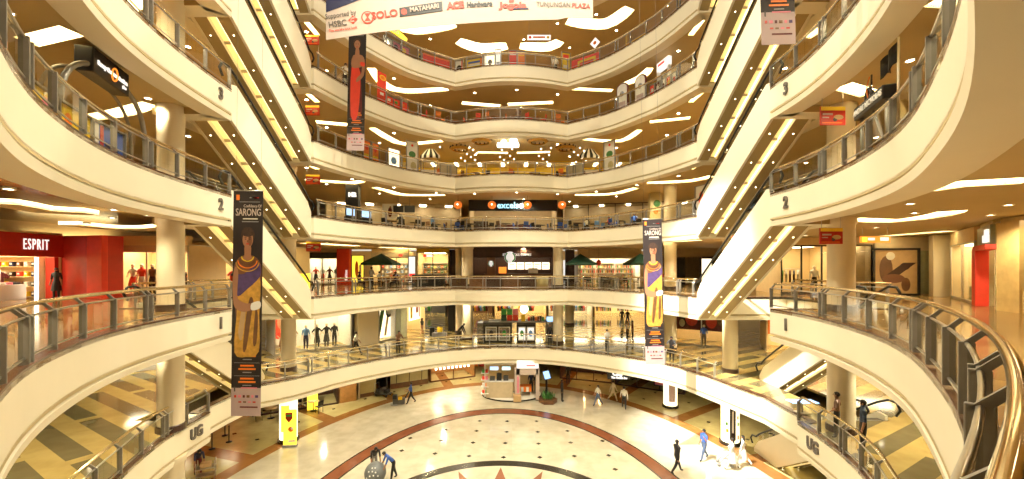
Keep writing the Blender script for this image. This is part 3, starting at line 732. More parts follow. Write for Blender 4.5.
person((1.62, 33.85, ZG+.135), PI, 'person in dark trousers inside the hall kiosk, beside the orange table', 'navy', 'black', 'stand', 1.7)
person((2.0, 33.3, ZG+.135), 2.4, 'second person in dark clothes inside the hall kiosk, at its far corner', 'black', 'black', 'stand', 1.68)
person(ground(568, 384), 0, 'person in black standing in the dark doorway behind the hall', 'black', 'black', 'stand', 1.7, sleeve='long')
# upper ground gallery
person(U(356, 354), 1.6, 'person in pale shirt and dark trousers walking past the lit shop window', 'offwhite', 'black', 'walk', 1.66)
person(U(398, 354), .8, 'person in brown top leaning on the upper ground railing', 'brown', 'black', 'rail', 1.7, sleeve='long')
person(U(422, 335.5), 2.6, 'person in black with bare legs walking on the striped floor', 'black', 'skin', 'walk', 1.65, long_hair=True, female=True)
person(U(458.5, 341), 1.4, 'person in black bending forward by the cream columns', 'black', 'black', 'bend', 1.7, sleeve='long')
person(U(550, 346), -.7, 'person in black standing beside the black poster kiosk', 'black', 'black', 'stand', 1.72, sleeve='long')
person(U(607, 352), .4, 'person in white and green top standing alone at the back railing', 'white', 'black', 'hold', 1.66)
person(U(627, 340), 1.2, 'person in white top and black trousers by the dark doorway', 'white', 'black', 'stand', 1.6, female=True, long_hair=True)
person(U(632.5, 340.5), 1.2, 'person in dark red top next to the one in white', 'maroon', 'black', 'stand', 1.68)
person(U(622, 325), 0, 'person in black far back on the striped floor, left of a pair', 'black', 'black', 'stand', 1.7, sleeve='long')
person(U(627.5, 325), 0, 'person in black far back on the striped floor, right of a pair', 'black', 'navy', 'walk', 1.7, sleeve='long')
person((10.75, 26.9, ZU+.004), -.6, 'person in dark jacket leaning on the railing by the hanging banner', 'black', 'black', 'rail', 1.7, sleeve='long')
p = at(832, 412, 15.6); person((11.98, 14.75, ZU+.034), -2.4, 'person in brown shirt, hands on hips, by the right upper ground railing', 'brown', 'black', 'hip', 1.66)
person((11.85, 13.5, ZU+.034), -2.2, 'person in blue checked shirt behind the right upper ground railing', 'plaid', 'black', 'stand', 1.78)
# first floor gallery
person((on(371, 291, 0).x-.6, 30.6, .004), 2.7, 'person in grey shirt standing at the cafe under the first green parasol', 'grey', 'black', 'hold', 1.7)
person(pp(358.5, 284, 0), 0, 'person in orange shirt in front of the yellow lit panel', 'orange', 'black', 'stand', 1.66)
person((-24.6, 21.6, .004), .4, 'person in dark dress with back to the red store entrance', 'black', 'black', 'stand', 1.62, skirt=True, female=True, long_hair=True)
for q, (x, y, c, w) in enumerate(((-12.3, 32.2, 'black', 'black top'), (-9.3, 32.0, 'navy', 'navy top'), (-10.0, 34.3, 'maroon', 'dark red top'), (-11.4, 34.4, 'white', 'white top'))):
    person((x, y, .02), (1.4, -1.4, 3.0, 3.1)[q], f'person in {w} seated at the cafe under the first green parasol', c, 'black', 'sit', 1.68)
# riders and upper galleries
def rider(x, y, y0, z0, H, yaw, label, **k):
    t = (y0-y)/6.5; n = max(4, int(H/.2)); tt = math.floor(t*n)/n; person((x, y, z0+H*tt+H/n+.01), yaw, label, **k)
rider(11.35, 20.2, 22.7, Z1, 4.65, 0, 'person in red top riding the right escalator above the first floor', shirt='bright_red', trousers='maroon', h=1.66)
rider(-12.35, 21.2, 22.9, Z2, 4.33, 0, 'person in black riding the left escalator above the second floor', shirt='black', trousers='black', h=1.7)
rider(-12.35, 19.2, 22.9, Z3, 4.25, 0, 'person in black riding the left escalator above the third floor', shirt='black', trousers='navy', h=1.72, sleeve='long')
person((-10.9, 26.1, Z4+.004), .7, 'person in pale top with dark cap at the fourth-floor railing', 'offwhite', 'black', 'rail', 1.7)
person((3.6, 33.2, Z5+.004), .2, 'person in white shirt and black trousers by the fifth-floor sale boards', 'white', 'black', 'stand', 1.72)
# ================================================================== hanging banners
def figure_print(mb, kind, w, y=-.012):
    """woman printed on the cloth: flat patches just proud of it (x right, z down from the top)"""
    def poly(pts, m, d=0., rnd=True):
        if rnd and len(pts) < 19:       # rounded outline
            n = len(pts); q = []
            for i in range(n):
                p0, p1, p2, p3 = pts[i-1], pts[i], pts[(i+1) % n], pts[(i+2) % n]
                for t in (0, .33, .66): q.append(tuple(.5*((2*p1[c])+(-p0[c]+p2[c])*t+(2*p0[c]-5*p1[c]+4*p2[c]-p3[c])*t*t+(-p0[c]+3*p1[c]-3*p2[c]+p3[c])*t**3) for c in (0, 1)))
            pts = [(max(-.49, min(.49, a)), b) for a, b in q]
        mb.slab([(a*w, y-d, -b) for a, b in pts], (0, 1, 0), .006, m)
    def oval(cx, cz, rx, rz, m, d=0., n=20): poly([(cx+rx/w*math.cos(2*PI*k/n), cz+rz*math.sin(2*PI*k/n)) for k in range(n)], m, d)
    if kind == 'wrap':
        poly([(-.40, 5.7), (-.1, 5.85), (.2, 5.8), (.44, 5.6), (.42, 4.6), (.46, 3.4), (.47, 2.75), (.36, 2.45), (.16, 2.3), (-.14, 2.3), (-.34, 2.45), (-.46, 2.8), (-.46, 3.6), (-.36, 4.6)], 'skin_dark')
        poly([(-.40, 5.75), (0, 5.9), (.42, 5.7), (.42, 4.4), (.45, 3.35), (.34, 2.85), (0, 3.2), (-.30, 3.55), (-.34, 4.4)], 'gold_cloth', .004)
        poly([(-.30, 3.75), (.0, 3.5), (.43, 3.05), (.42, 2.62), (.28, 2.62), (-.1, 2.95), (-.36, 3.0), (-.38, 3.4)], 'violet', .008)
        poly([(-.12, 5.6), (.0, 5.6), (.16, 4.4), (.22, 3.9), (.1, 3.8), (-.02, 4.5)], 'brown', .008); poly([(-.28, 5.0), (-.16, 5.3), (-.04, 4.3), (-.14, 4.1)], 'tan', .008); poly([(.22, 5.4), (.34, 5.4), (.38, 4.5), (.3, 4.2)], 'brown', .008)
        poly([(-.48, 3.1), (-.40, 2.7), (-.30, 2.9), (-.32, 3.5), (-.30, 3.85), (.0, 4.0), (.2, 4.0), (.2, 4.2), (-.1, 4.3), (-.40, 4.15), (-.47, 3.7)], 'skin', .012)
        poly([(.16, 4.0), (.44, 3.92), (.45, 4.16), (.17, 4.24)], 'white', .014)
        poly([(-.09, 1.95), (.11, 1.95), (.12, 2.3), (.2, 2.45), (-.2, 2.45), (-.10, 2.3)], 'skin', .010)
        for q in range(4):              # necklace strands
            n_ = 14; ro, ri = .20+.055*q, .165+.055*q
            arc = [(.01+ro*1.1*math.cos(PI*k/n_), 2.34+.07*q+ro*.9*math.sin(PI*k/n_)) for k in range(n_+1)]+[(.01+ri*1.1*math.cos(PI*k/n_), 2.34+.07*q+ri*.9*math.sin(PI*k/n_)) for k in range(n_, -1, -1)]
            poly(arc, ('yellow', 'brown', 'orange', 'gold_cloth')[q], .014+.002*q, False)
        oval(.01, 1.58, .245, .29, 'banner_hair', .012); oval(.01, 1.74, .185, .285, 'skin', .014); oval(.01, 1.52, .2, .12, 'banner_hair', .016)
        for s in (-1, 1): oval(.01+s*.075/w, 1.72, .034, .016, 'black', .018); oval(.01+s*.075/w, 1.665, .045, .010, 'black', .018)
        oval(.01, 1.80, .026, .05, 'skin_dark', .018); oval(.01, 1.89, .06, .022, 'red', .018); oval(.09, 1.76, .07, .2, 'skin_dark', .015)
    else:
        poly([(-.34, 6.0), (.30, 6.0), (.28, 4.2), (.2, 3.4), (.26, 2.6), (-.2, 2.5), (-.34, 3.3), (-.3, 4.4)], 'maroon')
        poly([(-.3, 5.9), (.1, 5.9), (.2, 3.3), (-.3, 3.0)], 'bright_red', .004)
        poly([(-.3, 3.0), (-.22, 2.3), (.3, 2.3), (.42, 2.7), (.22, 3.0)], 'skin', .008); poly([(.28, 2.4), (.44, 2.6), (.40, 3.5), (.0, 3.9), (.02, 3.65), (.27, 3.3)], 'skin', .010)
        poly([(-.08, 1.9), (.1, 1.9), (.12, 2.4), (-.1, 2.4)], 'skin', .010); oval(.0, 1.65, .18, .26, 'skin', .014); oval(0, 1.54, .25, .28, 'banner_hair', .012)
        poly([(.2, 2.7), (.44, 2.75), (.42, 2.95), (.22, 2.9)], 'bright_red', .014)
        for s in (-1, 1): oval(s*.07/w, 1.62, .03, .016, 'black', .018)
        oval(0, 1.80, .05, .02, 'red', .018)
def banner(px, Y, ztop, kind, label, tilt=0., w=1.05, h=8.0, title=True):
    x = (px-512)*Y/F
    r = empty('hanging_banner', (x, Y, ztop), label, 'banner')
    m = MB()
    n = 16
    for k in range(n):                  # cloth with a little sway
        za, zb = -h*k/n, -h*(k+1)/n; f = lambda z: .03*math.sin(z*1.1)*0
        m.box(0, 0, (za+zb)/2, w, .012, (za-zb), 'banner_black' if (za+zb)/2 > -h+1.15 else 'banner_lilac')
    m.build('cloth', r)
    MB().tube([(-w/2-.03, 0, 0), (w/2+.03, 0, 0)], .022, 'steel', 8).build('top_rod', r)
    b = MB()
    for s in (-1, 1): b.tube([(s*w*.42, 0, 0), (s*w*.42, 0, 26.5-ztop)], .005, 'grey', 4)
    b.build('hanging_wire', r)
    p = MB(); figure_print(p, kind, w); p.build('printed_figure', r)
    p = MB(); p.slab([(-w*.4, -.014, -.15), (-w*.29, -.014, -.15), (-w*.29, -.014, -.34), (-w*.4, -.014, -.34)], (0, 1, 0), .006, 'orange')
    p.build('printed_emblem', r); p = MB()
    for k in range(4): p.box(.12*w+.06*k, -.010, -.25, .14*w, .006, .035, 'red' if k > 1 else 'grey')
    p.box(.05*w, -.010, -.40, .7*w, .006, .02, 'grey'); p.box(.08*w, -.010, -1.0, .5*w, .006, .04, 'offwhite'); p.box(.08*w, -.010, -1.1, .56*w, .006, .03, 'grey')
    z = -5.75
    for k in range(3):
        for q, ww in enumerate((.46, .58, .3)): p.box(.03*w, -.012, z-.12*q, ww*w, .006, .06 if q < 2 else .03, 'orange' if q < 2 else 'grey')
        if k < 2: p.box(.02*w, -.012, z-.36, .86*w, .006, .012, 'grey')
        z -= .46
    p.build('printed_lettering', r); p = MB(); z = -h+1.0
    p.box(.1*w, -.010, z, .55*w, .006, .04, 'pink'); p.box(-.38*w, -.010, z-.05, .04*w, .006, .16, 'dark_grey')
    for k in range(6): p.box((-.36+.145*k)*w, -.010, z-.3, (.07+.03*(k % 2))*w, .006, .09, ('red', 'pink', 'maroon', 'brown', 'pink', 'violet')[k])
    for k in range(4): p.box((-.2+.16*k)*w, -.010, z-.5, .1*w, .006, .05, ('red', 'brown', 'pink', 'red')[k])
    p.box(.1*w, -.010, z-.68, .6*w, .006, .05, 'maroon'); p.build('sponsor_logo', r)
    if title:
        text('printed_title', 'SARONG', .36, 'banner_white', r, (.02, -.018, -.78), (PI/2, 0, 0), .004, .004, .62)
        text('printed_subtitle', 'Confidence Of', .15, 'banner_white', r, (.16, -.018, -.55), (PI/2, 0, 0), .004, 0, .7)
    r.rotation_euler.y = tilt; return r
banner(248.5, 14.2, 4.40, 'wrap', 'tall black banner of a woman in gold cloth, hanging before the left escalators', .012)
banner(652, 22.0, 4.35, 'wrap', 'tall black banner of a woman in gold cloth, hanging before the bright right gallery', -.022)
banner(358, 24.0, 16.7, 'red', 'tall black banner of a woman in a red dress under the sponsor banner', .02, title=False)
banner(771, 12.35, 16.55, 'red', 'black banner with orange lines hanging high before the right escalators', -.03, title=False)
# wide sponsor banner: the cloth bows, its hem falling towards the left
YS = 20.
def hem(px): return 40-(px-326)*.165+.00033*(px-326)**2 if px < 560 else 17.6+(px-560)*.02
r = empty('sponsor_banner', at(460, -20, YS), 'wide white sponsor banner with company names hung across the top of the hall', 'banner')
r0 = r.location.copy()
def S3(px, py, d=0.): v = at(px, py, YS-d); return (v.x-r0.x, -d, at(px, py, YS).z-r0.z)
m = MB(); xs = [326+(593-326)*k/30 for k in range(31)]; vs = []; fs = []
TOP = -70
for i, x in enumerate(xs):
    for d in (0., -.02): vs += [S3(x, hem(x), d), S3(x, TOP, d)]
for i in range(30):
    a = i*4; b = a+4; fs += [(a, b, b+1, a+1), (a+2, a+3, b+3, b+2), (a, a+2, b+2, b), (a+1, b+1, b+3, a+3)]
fs += [(0, 1, 3, 2), (120, 122, 123, 121)]
m.add(vs, fs, 'banner_white'); m.build('cloth', r)
m = MB(); m.slab([S3(326, 12.5, .02), S3(362, -1, .02), S3(362, TOP, .02), S3(326, TOP, .02)], (0, 1, 0), .012, 'navy'); m.build('printed_panel', r)
def st(body, px, py, hpx, mm, ang=0., sx=1., bold=0.):
    q = S3(px, py, .03); return text('printed_name', body, hpx*YS/F*1.15, mm, r, q, (PI/2, -math.radians(ang), 0), .006, bold, sx)
st('Supported by', 340.5, 15, 6.2, 'letter_grey', 9, .8); st('HSBC', 337.5, 24.2, 7.2, 'letter_grey', 9, .9, .006)
st("The world's local bank", 343, 28.6+0.8, 3.2, 'bright_red', 8, .85); st('SOLO', 384.5, 14.8, 8.5, 'bright_red', 8, 1.05, .012)
m = MB()
def pq(pts, mm, d=.026): m.slab([S3(a, b, d) for a, b in pts], (0, 1, 0), .01, mm)
pq([(348, 20.5), (352.5, 16), (357.5, 19), (353, 24)], 'bright_red'); pq([(351, 18.2), (355, 17.6), (354.5, 22), (350.5, 22.2)], 'banner_white', .03); pq([(351.5, 18.5), (354.2, 20), (351.2, 21.8)], 'bright_red', .034); pq([(354.6, 18.0), (352.4, 19.9), (354.8, 21.6)], 'bright_red', .036)
nn = 24
ci = lambda cx, cy, q: [(cx+q*math.cos(2*PI*k/nn), cy+q*math.sin(2*PI*k/nn)) for k in range(nn)]
m.build('printed_logo', r); m = MB(); pq(ci(367.5, 17.6, 6.3), 'bright_red'); pq(ci(367.5, 17.6, 5.1), 'banner_white', .03); pq([(364.3, 13.8), (370.7, 13.4), (368.1, 17.6), (370.9, 21.2), (364.4, 21.6), (366.9, 17.7)], 'bright_red', .034)
m.build('printed_logo', r); m = MB(); pq([(399.3, 8.2), (442, 1.6), (442.4, 11.0), (399.8, 17.2)], 'black'); pq(ci(404, 12.0, 2.9), 'bright_red', .03)
m.build('printed_logo', r)
st('MATAHARI', 424.5, 8.6, 5.6, 'banner_white', 8.5, .92, .01).location.y -= .02
st('ACE', 455.5, 5.8, 7.6, 'bright_red', 6, 1.0, .03); st('Hardware', 479.5, 4.6, 6.2, 'black', 3.5, .88, .014)
st('Jogola', 513, 5.6, 7., 'bright_red', 0, 1.35, .02); m = MB(); pq([(512, 8.4), (528.5, 8.0), (528.5, 9.4), (512, 9.8)], 'navy'); m.build('printed_logo', r); m = MB(); pq([(509, 0), (514, -1.5), (514, 2), (509, 2.6)], 'bright_red'); m.build('printed_logo', r)
st('TUNJUNGAN', 553.5, 5.0, 5.6, 'letter_grey', -1.5, .88); st('PLAZA', 581, 6.2, 5.6, 'bright_red', -3, .95, .006)
# ================================================================== small hanging direction signs
def hang_sign(px, py, w, h, Y, zc, label):
    p = at(px, py, Y); r = empty('hanging_sign', p, label, 'sign')
    m = MB(); m.box(0, 0, 0, w, .06, h, 'red', bev=.01); m.build('board', r)
    m = MB(); m.box(0, -.034, h*.38, w*.98, .008, h*.2, 'yellow'); m.box(-w*.22, -.034, h*.08, w*.4, .008, h*.1, 'banner_white'); m.box(-w*.3, -.034, -h*.1, w*.26, .008, h*.06, 'banner_white')
    m.ball((w*.22, -.03, -h*.08), .2*w, 'tan', 10, 6, (1, .08, .5)); m.ball((w*.08, -.03, -h*.2), .09*w, 'dark_grey', 8, 6, (1, .1, 1)); m.box(-w*.05, -.034, -h*.38, w*.8, .008, h*.05, 'orange')
    m.build('printed_picture', r)
    m = MB()
    for s in (-1, 1): m.tube([(s*w*.42, 0, h/2), (s*w*.42, 0, zc-p.z)], .01, 'steel', 5)
    m.build('hanging_rod', r)
for px, py, z, k in ((312, 40, Z6, 'fifth'), (312.5, 110.5, Z5, 'fourth'), (313, 179.5, Z3, 'second'), (313.5, 246.5, Z2, 'first')):
    hang_sign(px, py, .9, .62, 25.2, z-1.05, f'small red and yellow hanging sign by the left escalators, {k} floor')
hang_sign(832.5, 116, .88, .66, 14.2, Z3-1.05, 'red and yellow hanging sign by the right column, second floor')
hang_sign(831, 236, .80, .57, 14.2, Z2-1.05, 'red and yellow hanging sign by the right column, first floor')
p = at(875, 239.5, 19); r = empty('hanging_sign', p, 'long orange and white hanging sign right of the first-floor column', 'sign')
m = MB(); m.box(0, 0, 0, 1.4, .06, .30, 'sign_orange'); m.build('board', r)
m = MB(); m.box(-.52, -.035, 0, .22, .01, .22, 'sign_yellow'); m.box(-.2, -.035, .02, .32, .01, .12, 'sign_white'); m.box(.42, -.035, .02, .4, .01, .16, 'sign_white'); m.build('printed_picture', r)
m = MB(); m.tube([(-.6, 0, .15), (-.6, 0, Z2-1.05-p.z)], .01); m.tube([(.6, 0, .15), (.6, 0, Z2-1.05-p.z)], .01); m.build('hanging_rod', r)
# ================================================================== shops
class Shop:
    """front from p0 to p1 as seen from the hall (left to right); inward is local +y"""
    def __init__(s, label, p0, p1, z, h=3.4, d=4., wallm='shop_wall', floorm=None, board=None, boardh=.9, frame='bracket', pane=True, lamp='shop_lamp', lampw=.5, name='shop_unit', mull=2, inner=None):
        dv = Vector((p1[0]-p0[0], p1[1]-p0[1])); s.w = w = dv.length; s.rz = math.atan2(dv.y, dv.x); s.p0 = Vector((p0[0], p0[1], z)); s.h, s.d, s.z = h, d, z
        r = s.r = empty(name, s.p0, label, 'shop', None, s.rz); inner = inner or wallm
        m = MB(); m.box(w/2, d+.05, h/2, w, .1, h, inner); m.box(.05, d/2, h/2, .1, d, h, inner); m.box(w-.05, d/2, h/2, .1, d, h, inner); m.build('inner_wall', r)
        m = MB(); m.box(w/2, d/2, h+.04, w, d, .08, 'offwhite'); m.build('shop_ceiling', r)
        if floorm: m = MB(); m.box(w/2, d/2, .01, w-.2, d-.05, .02, floorm); m.build('shop_floor', r)
        if lamp:
            k = max(1, int(w/2.2))
            for i in range(k):
                m = MB(); m.box(w*(i+.5)/k, d*.45, h-.04, w/k*lampw, d*.5, .05, lamp); m.build('ceiling_lamp', r)
        if board: m = MB(); m.box(w/2, -.06, h-boardh/2, w, .14, boardh, board, bev=.01); s.board = m.build('sign_board', r)
        if h < 3.56: m = MB(); m.box(w/2, .1, (h+3.57)/2, w, .3, 3.57-h, wallm if wallm not in ('white', 'bright_red') else 'beige'); m.build('bulkhead', r)
        top = h-(boardh if board else 0)
        if frame:
            m = MB()
            for i in range(mull+1): m.box(.04+(w-.08)*i/mull, 0, top/2, .07, .09, top, frame)
            m.box(w/2, 0, top-.03, w, .09, .06, frame); m.box(w/2, 0, .06, w, .09, .12, frame); m.build('window_frame', r)
        if pane:
            m = MB(); m.box(w/2, .02, top/2, w-.1, .012, top-.1, 'shop_glass'); m.build('glass_pane', r)
    def W(s, u, v, z=0.):
        q = Matrix.Rotation(s.rz, 3, 'Z') @ Vector((u, v, z)); return q+s.p0
    def sign(s, body, u, z, size, m, sx=1., bold=.01, space=1.):
        return text('sign_text', body, size, m, s.r, (u, -.15, z), (PI/2, 0, 0), .02, bold, sx, space=space)
PAL = ['bright_red', 'white', 'black', 'orange', 'navy', 'yellow', 'pink', 'brown', 'sky_blue', 'offwhite', 'green', 'maroon']
def garment_mesh(m):
    q = MB(); pts = [(-.2, 0), (.2, 0), (.2, .52), (.34, .40), (.40, .52), (.2, .74), (.07, .78), (-.07, .78), (-.2, .74), (-.40, .52), (-.34, .40), (-.2, .52)]
    q.slab([(a, -.05, b-.8) for a, b in pts], (0, 1, 0), .10, m); q.tube([(0, 0, -.03), (0, 0, .05), (.03, 0, .08)], .008, 'steel', 5); return q.mesh('garment')
GM = {m: garment_mesh(m) for m in PAL}
def clothes_rack(loc, rz, w, label, n, cols, hgt=1.55, gl='shirt'):
    r = empty('clothes_rack', loc, label, 'rack', None, rz); m = MB()
    for x in (-w/2, w/2):
        m.tube([(x, 0, 0), (x, 0, hgt)], .02, 'steel', 6); m.tube([(x, -.25, .02), (x, .25, .02)], .02, 'steel', 6)
    m.build('rack_stand', r); MB().tube([(-w/2, 0, hgt), (w/2, 0, hgt)], .018, 'steel', 6).build('hanging_rail', r)
    for i in range(n):
        x = -w/2+w*(i+.5)/n; v = Matrix.Rotation(rz, 3, 'Z') @ Vector((x, 0, hgt-.07)); c = cols[i % len(cols)]
        o = link('garment', GM[c], None, Vector(loc)+v, rz+1.1); tag(o, f'{c.replace("_", " ")} {gl} on the {label}', 'clothing', f'{c} garments on the {label}')
def mannequin(loc, yaw, label, a, b, skirt=False, h=1.75):
    person(loc, yaw, label, a, b, 'hip' if skirt else 'stand', h, 'mannequin', 'mannequin', hair='mannequin', skirt=skirt, female=skirt)
    o = C.objects[-2] if False else None
def shelf_unit(loc, rz, w, h, label, rows, per, cols, m='offwhite', kind='box'):
    r = empty('display_shelf', loc, label, 'shelf', None, rz); d = .4
    q = MB(); q.box(0, d/2, h/2, w, .03, h, m); q.build('back_panel', r)
    for x in (-w/2, w/2): q = MB(); q.box(x, 0, h/2, .04, d, h, m); q.build('side_panel', r)
    Rz = Matrix.Rotation(rz, 3, 'Z')
    for k in range(rows+1):
        z = .1+(h-.14)*k/rows; q = MB(); q.box(0, 0, z, w-.04, d, .03, m); q.build('shelf_board', r)
        if k == rows: break
        for i in range(per):
            c = cols[(i*5+k*3) % len(cols)]; key = (kind, c)
            if key not in GOODS:
                g = MB()
                if kind == 'bottle': g.lathe([(.001, 0), (.05, .01), (.05, .2), (.018, .27), (.018, .34), (.001, .35)], m=c, seg=8)
                else: g.box(0, 0, .13, .2, .22, .26, c, bev=.012); g.box(0, -.112, .15, .12, .006, .1, 'white')
                GOODS[key] = g.mesh(kind)
            v = Rz @ Vector((-w/2+w*(i+.5)/per, -.04, z+.016))
            o = link('bottle' if kind == 'bottle' else 'carton', GOODS[key], None, Vector(loc)+v, rz); tag(o, f'{c.replace("_", " ")} {"bottle" if kind == "bottle" else "box"} on the {label}', 'bottle' if kind == 'bottle' else 'box', f'{c} goods on the {label}')
GOODS = {}
def table(loc, label, m='wood', r_=.4, h=.73, group=None):
    r = empty('cafe_table', loc, label, 'table', group); MB().lathe([(.0, h-.03), (r_, h-.03), (r_, h), (.0, h)], m=m, seg=18).build('tabletop', r)
    MB().tube([(0, 0, .03), (0, 0, h-.03)], .03, 'black', 8).build('pedestal', r); MB().lathe([(.24, 0), (.24, .02), (.04, .04)], m='black', seg=14).build('base', r); return r
def chair(loc, rz, label, m='wood', group=None):
    if 'ch'+m not in GOODS:
        a = MB(); a.box(0, 0, .45, .42, .42, .05, m, bev=.012); b = MB(); b.box(0, .2, .72, .42, .04, .34, m, bev=.012, rx=-.12)
        l = MB(); l.tube([(0, 0, 0), (0, 0, .43)], .018, 'black', 6); GOODS['ch'+m] = (a.mesh('seat'), b.mesh('backrest'), l.mesh('leg'))
    A, B, L = GOODS['ch'+m]; r = empty('cafe_chair', loc, label, 'chair', group, rz); link('seat', A, r); link('backrest', B, r)
    for x in (-.18, .18):
        for y in (-.18, .18): link('leg', L, r, (x, y, 0))
def cafe_set(x, y, z, where, m='wood', cm='black', n=3, ang=0.):
    table((x, y, z+.001), f'round cafe table {where}', m, group=f'cafe tables {where}')
    for k in range(n):
        a = ang+2*PI*k/n; chair((x+.72*math.cos(a), y+.72*math.sin(a), z+.001), a-PI/2, f'{cm.replace("_", " ")} cafe chair at a table {where}', cm, f'{cm} cafe chairs {where}')
def parasol(loc, label, w=2.5, h=2.85, zb=2.05):
    r = empty('parasol', loc, label, 'parasol'); MB().tube([(0, 0, .05), (0, 0, h+.05)], .03, 'wood', 8).build('pole', r)
    MB().lathe([(.3, 0), (.3, .06), (.05, .09)], m='dark_grey', seg=14).build('base', r)
    m = MB(); q = w/2; cs = [(q, q), (-q, q), (-q, -q), (q, -q)]
    vs = [(0, 0, h)]+[(a, b, zb) for a, b in cs]+[(a, b, zb-.16) for a, b in cs]+[(0, 0, h-.04)]+[(a*.985, b*.985, zb-.02) for a, b in cs]
    m.add(vs, [(0, 1, 2), (0, 2, 3), (0, 3, 4), (0, 4, 1)]+[(1+k, 5+k, 5+(k+1) % 4, 1+(k+1) % 4) for k in range(4)]+[(9, 11, 10), (9, 12, 11), (9, 13, 12), (9, 10, 13)], 'dark_green'); m.build('canopy', r)
    m = MB()
    for a, b in cs: m.tube([(0, 0, h-.08), (a*.97, b*.97, zb-.03)], .012, 'wood', 5)
    m.build('rib_frame', r)
def poster(loc, rz, w, h, label, frame='black', field='poster_glow', art=(), name='framed_poster', zb=0., th=.08):
    """art: (shape, u, v, size x, size z, material) patches in fractions of the sheet"""
    r = empty(name, loc, label, 'poster', None, rz); m = MB(); m.box(0, .03, zb+h/2, w, .02, h, field); m.build('sheet', r)
    if frame:
        m = MB()
        for x in (-w/2, w/2): m.box(x, 0, zb+h/2, th, .10, h+th, frame)
        for z in (0, h): m.box(0, 0, zb+z, w, .10, th, frame)
        m.build('frame', r)
    if art:
        m = MB()
        for i, (sh, u, v, a, b, mm) in enumerate(art):
            y = .012-.0015*i
            if sh == 'o': m.slab([(u*w+a*w/2*math.cos(2*PI*k/18), y, zb+v*h+b*h/2*math.sin(2*PI*k/18)) for k in range(18)][::-1], (0, 1, 0), .006, mm)
            elif sh == 'd': m.slab([(u*w-a*w/2, y, zb+(v-b/2)*h), (u*w-a*w*.1, y, zb+(v-b/2)*h), (u*w+a*w/2, y, zb+(v+b/2)*h), (u*w+a*w*.1, y, zb+(v+b/2)*h)], (0, 1, 0), .006, mm)
            else: m.box(u*w, y+.003, zb+v*h, a*w, .006, b*h, mm)
        m.build('print', r)
    return r
def box_thing(name, label, cat, loc, sx, sy, sz, m, rz=0., bev=.015, group=None):
    q = MB(); q.box(0, 0, sz/2, sx, sy, sz, m, bev=bev); return tag(q.build(name, None, loc, rz), label, cat, group)
FIG = [('r', 0, .3, .5, .6, 'orange'), ('o', 0, .66, .62, .26, 'orange'), ('o', 0, .84, .26, .2, 'skin'), ('o', 0, .91, .3, .1, 'hair')]
# ------------------------------------------------------------------ first floor, left
s = Shop('bright clothing store with wide red front and white lettering', (-25, 14.6), (-25, 22.2), 0, 3.45, 4.8, 'shop_wall', None, 'red', 1.2, None, False, 'shop_lamp', .6, mull=3)
s.sign('ESPRIT', 20.9-14.6, 2.86, .80, 'sign_white', .40, 0., 1.25)
m = MB(); m.box(7.45, .3, 1.12, .3, .5, 2.25, 'red', bev=.01); m.build('door_post', s.r); m = MB(); m.box(6.6, .2, 1.12, .10, .10, 2.2, 'lamp_white'); m.build('light_strip', s.r)
q = MB(); q.box(0, 0, 1.72, 3.1, .9, 3.44, 'red', bev=.02); tag(q.build('storefront_pillar', None, (-23.6, 22.45, 0), -.15), 'broad red storefront pillar at the end of the red store', 'pillar')
q = MB(); q.box(0, 0, 1.71, 1.0, .3, 3.42, 'bright_red', bev=.02); tag(q.build('pillar_panel', None, (-22.55, 21.75, 0), -.15), 'brighter red panel on the corner of the red storefront pillar', 'panel')
for k in range(2):
    p = s.W(5.6-1.5*k, 1.0+.9*k, 0); box_thing('display_table', f'white display table in the red-fronted store, {("near its door", "deep left")[k]}', 'table', p, 1.7, .9, .8, 'white', s.rz)
    for i in range(5):
        v = s.W(5.6-1.5*k-.62+.31*i, .9+.9*k, .8); box_thing('folded_garment', f'folded {("red", "navy", "white", "pink", "black")[i]} garment on the display table {("near the door", "deep left")[k]}', 'clothing', v, .26, .34, .12, ('bright_red', 'navy', 'white', 'pink', 'black')[i], s.rz, .03)
shelf_unit(s.W(7.25, 2.6), s.rz-PI/2, 3.6, 2.3, 'side wall shelf of the red-fronted store', 4, 9, ['bright_red', 'black', 'offwhite', 'brown', 'navy', 'yellow'], 'shop_wall')
clothes_rack(s.W(6.5, 3.0), s.rz-PI/2, 2.0, 'rack in the red-fronted store', 8, ['black', 'maroon', 'white', 'navy', 'brown', 'bright_red'])
s = Shop('bright cream display window with clothes, between red pillar and cream column', (-24.3, 23.9), (-19.3, 23.9), 0, 3.0, 3.0, 'shop_wall', None, 'beige', .35, 'steel', True, 'shop_lamp', .7)
for i, (u, a, b, sk) in enumerate(((.9, 'offwhite', 'bright_red', True), (1.45, 'bright_red', 'white', False), (2.1, 'brown', 'black', False), (2.75, 'offwhite', 'dark_grey', True))):
    mannequin(s.W(u, .8), s.rz, f'{("first", "second", "third", "fourth")[i]} mannequin from the left in the cream display window', a, b, sk, 1.85)
clothes_rack(s.W(3.9, 1.0), s.rz, 1.5, 'rack in the cream display window', 6, ['blue' if False else 'navy', 'white', 'sky_blue', 'brown', 'black', 'bright_red'], 1.5)
s = Shop('yellow lit shop behind the cream column and left escalator', (-26.5, 30.5), (-17.5, 30.5), 0, 3.3, 4, 'shop_wall', None, 'beige', .4, 'steel', True, 'shop_lamp', .5, mull=5)
poster((-23.0, 30.2, .3), 0, 1.0, 2.4, 'tall lit poster of a figure in orange beside green glass', 'steel', 'poster_glow', FIG, 'lit_poster')
q = MB(); q.box(0, 0, 1.6, 1.3, .15, 3.2, 'leaf' if False else 'partition'); tag(q.build('glass_partition', None, (-24.6, 30.15, 0)), 'pale green upright panel beside the lit orange poster', 'panel')
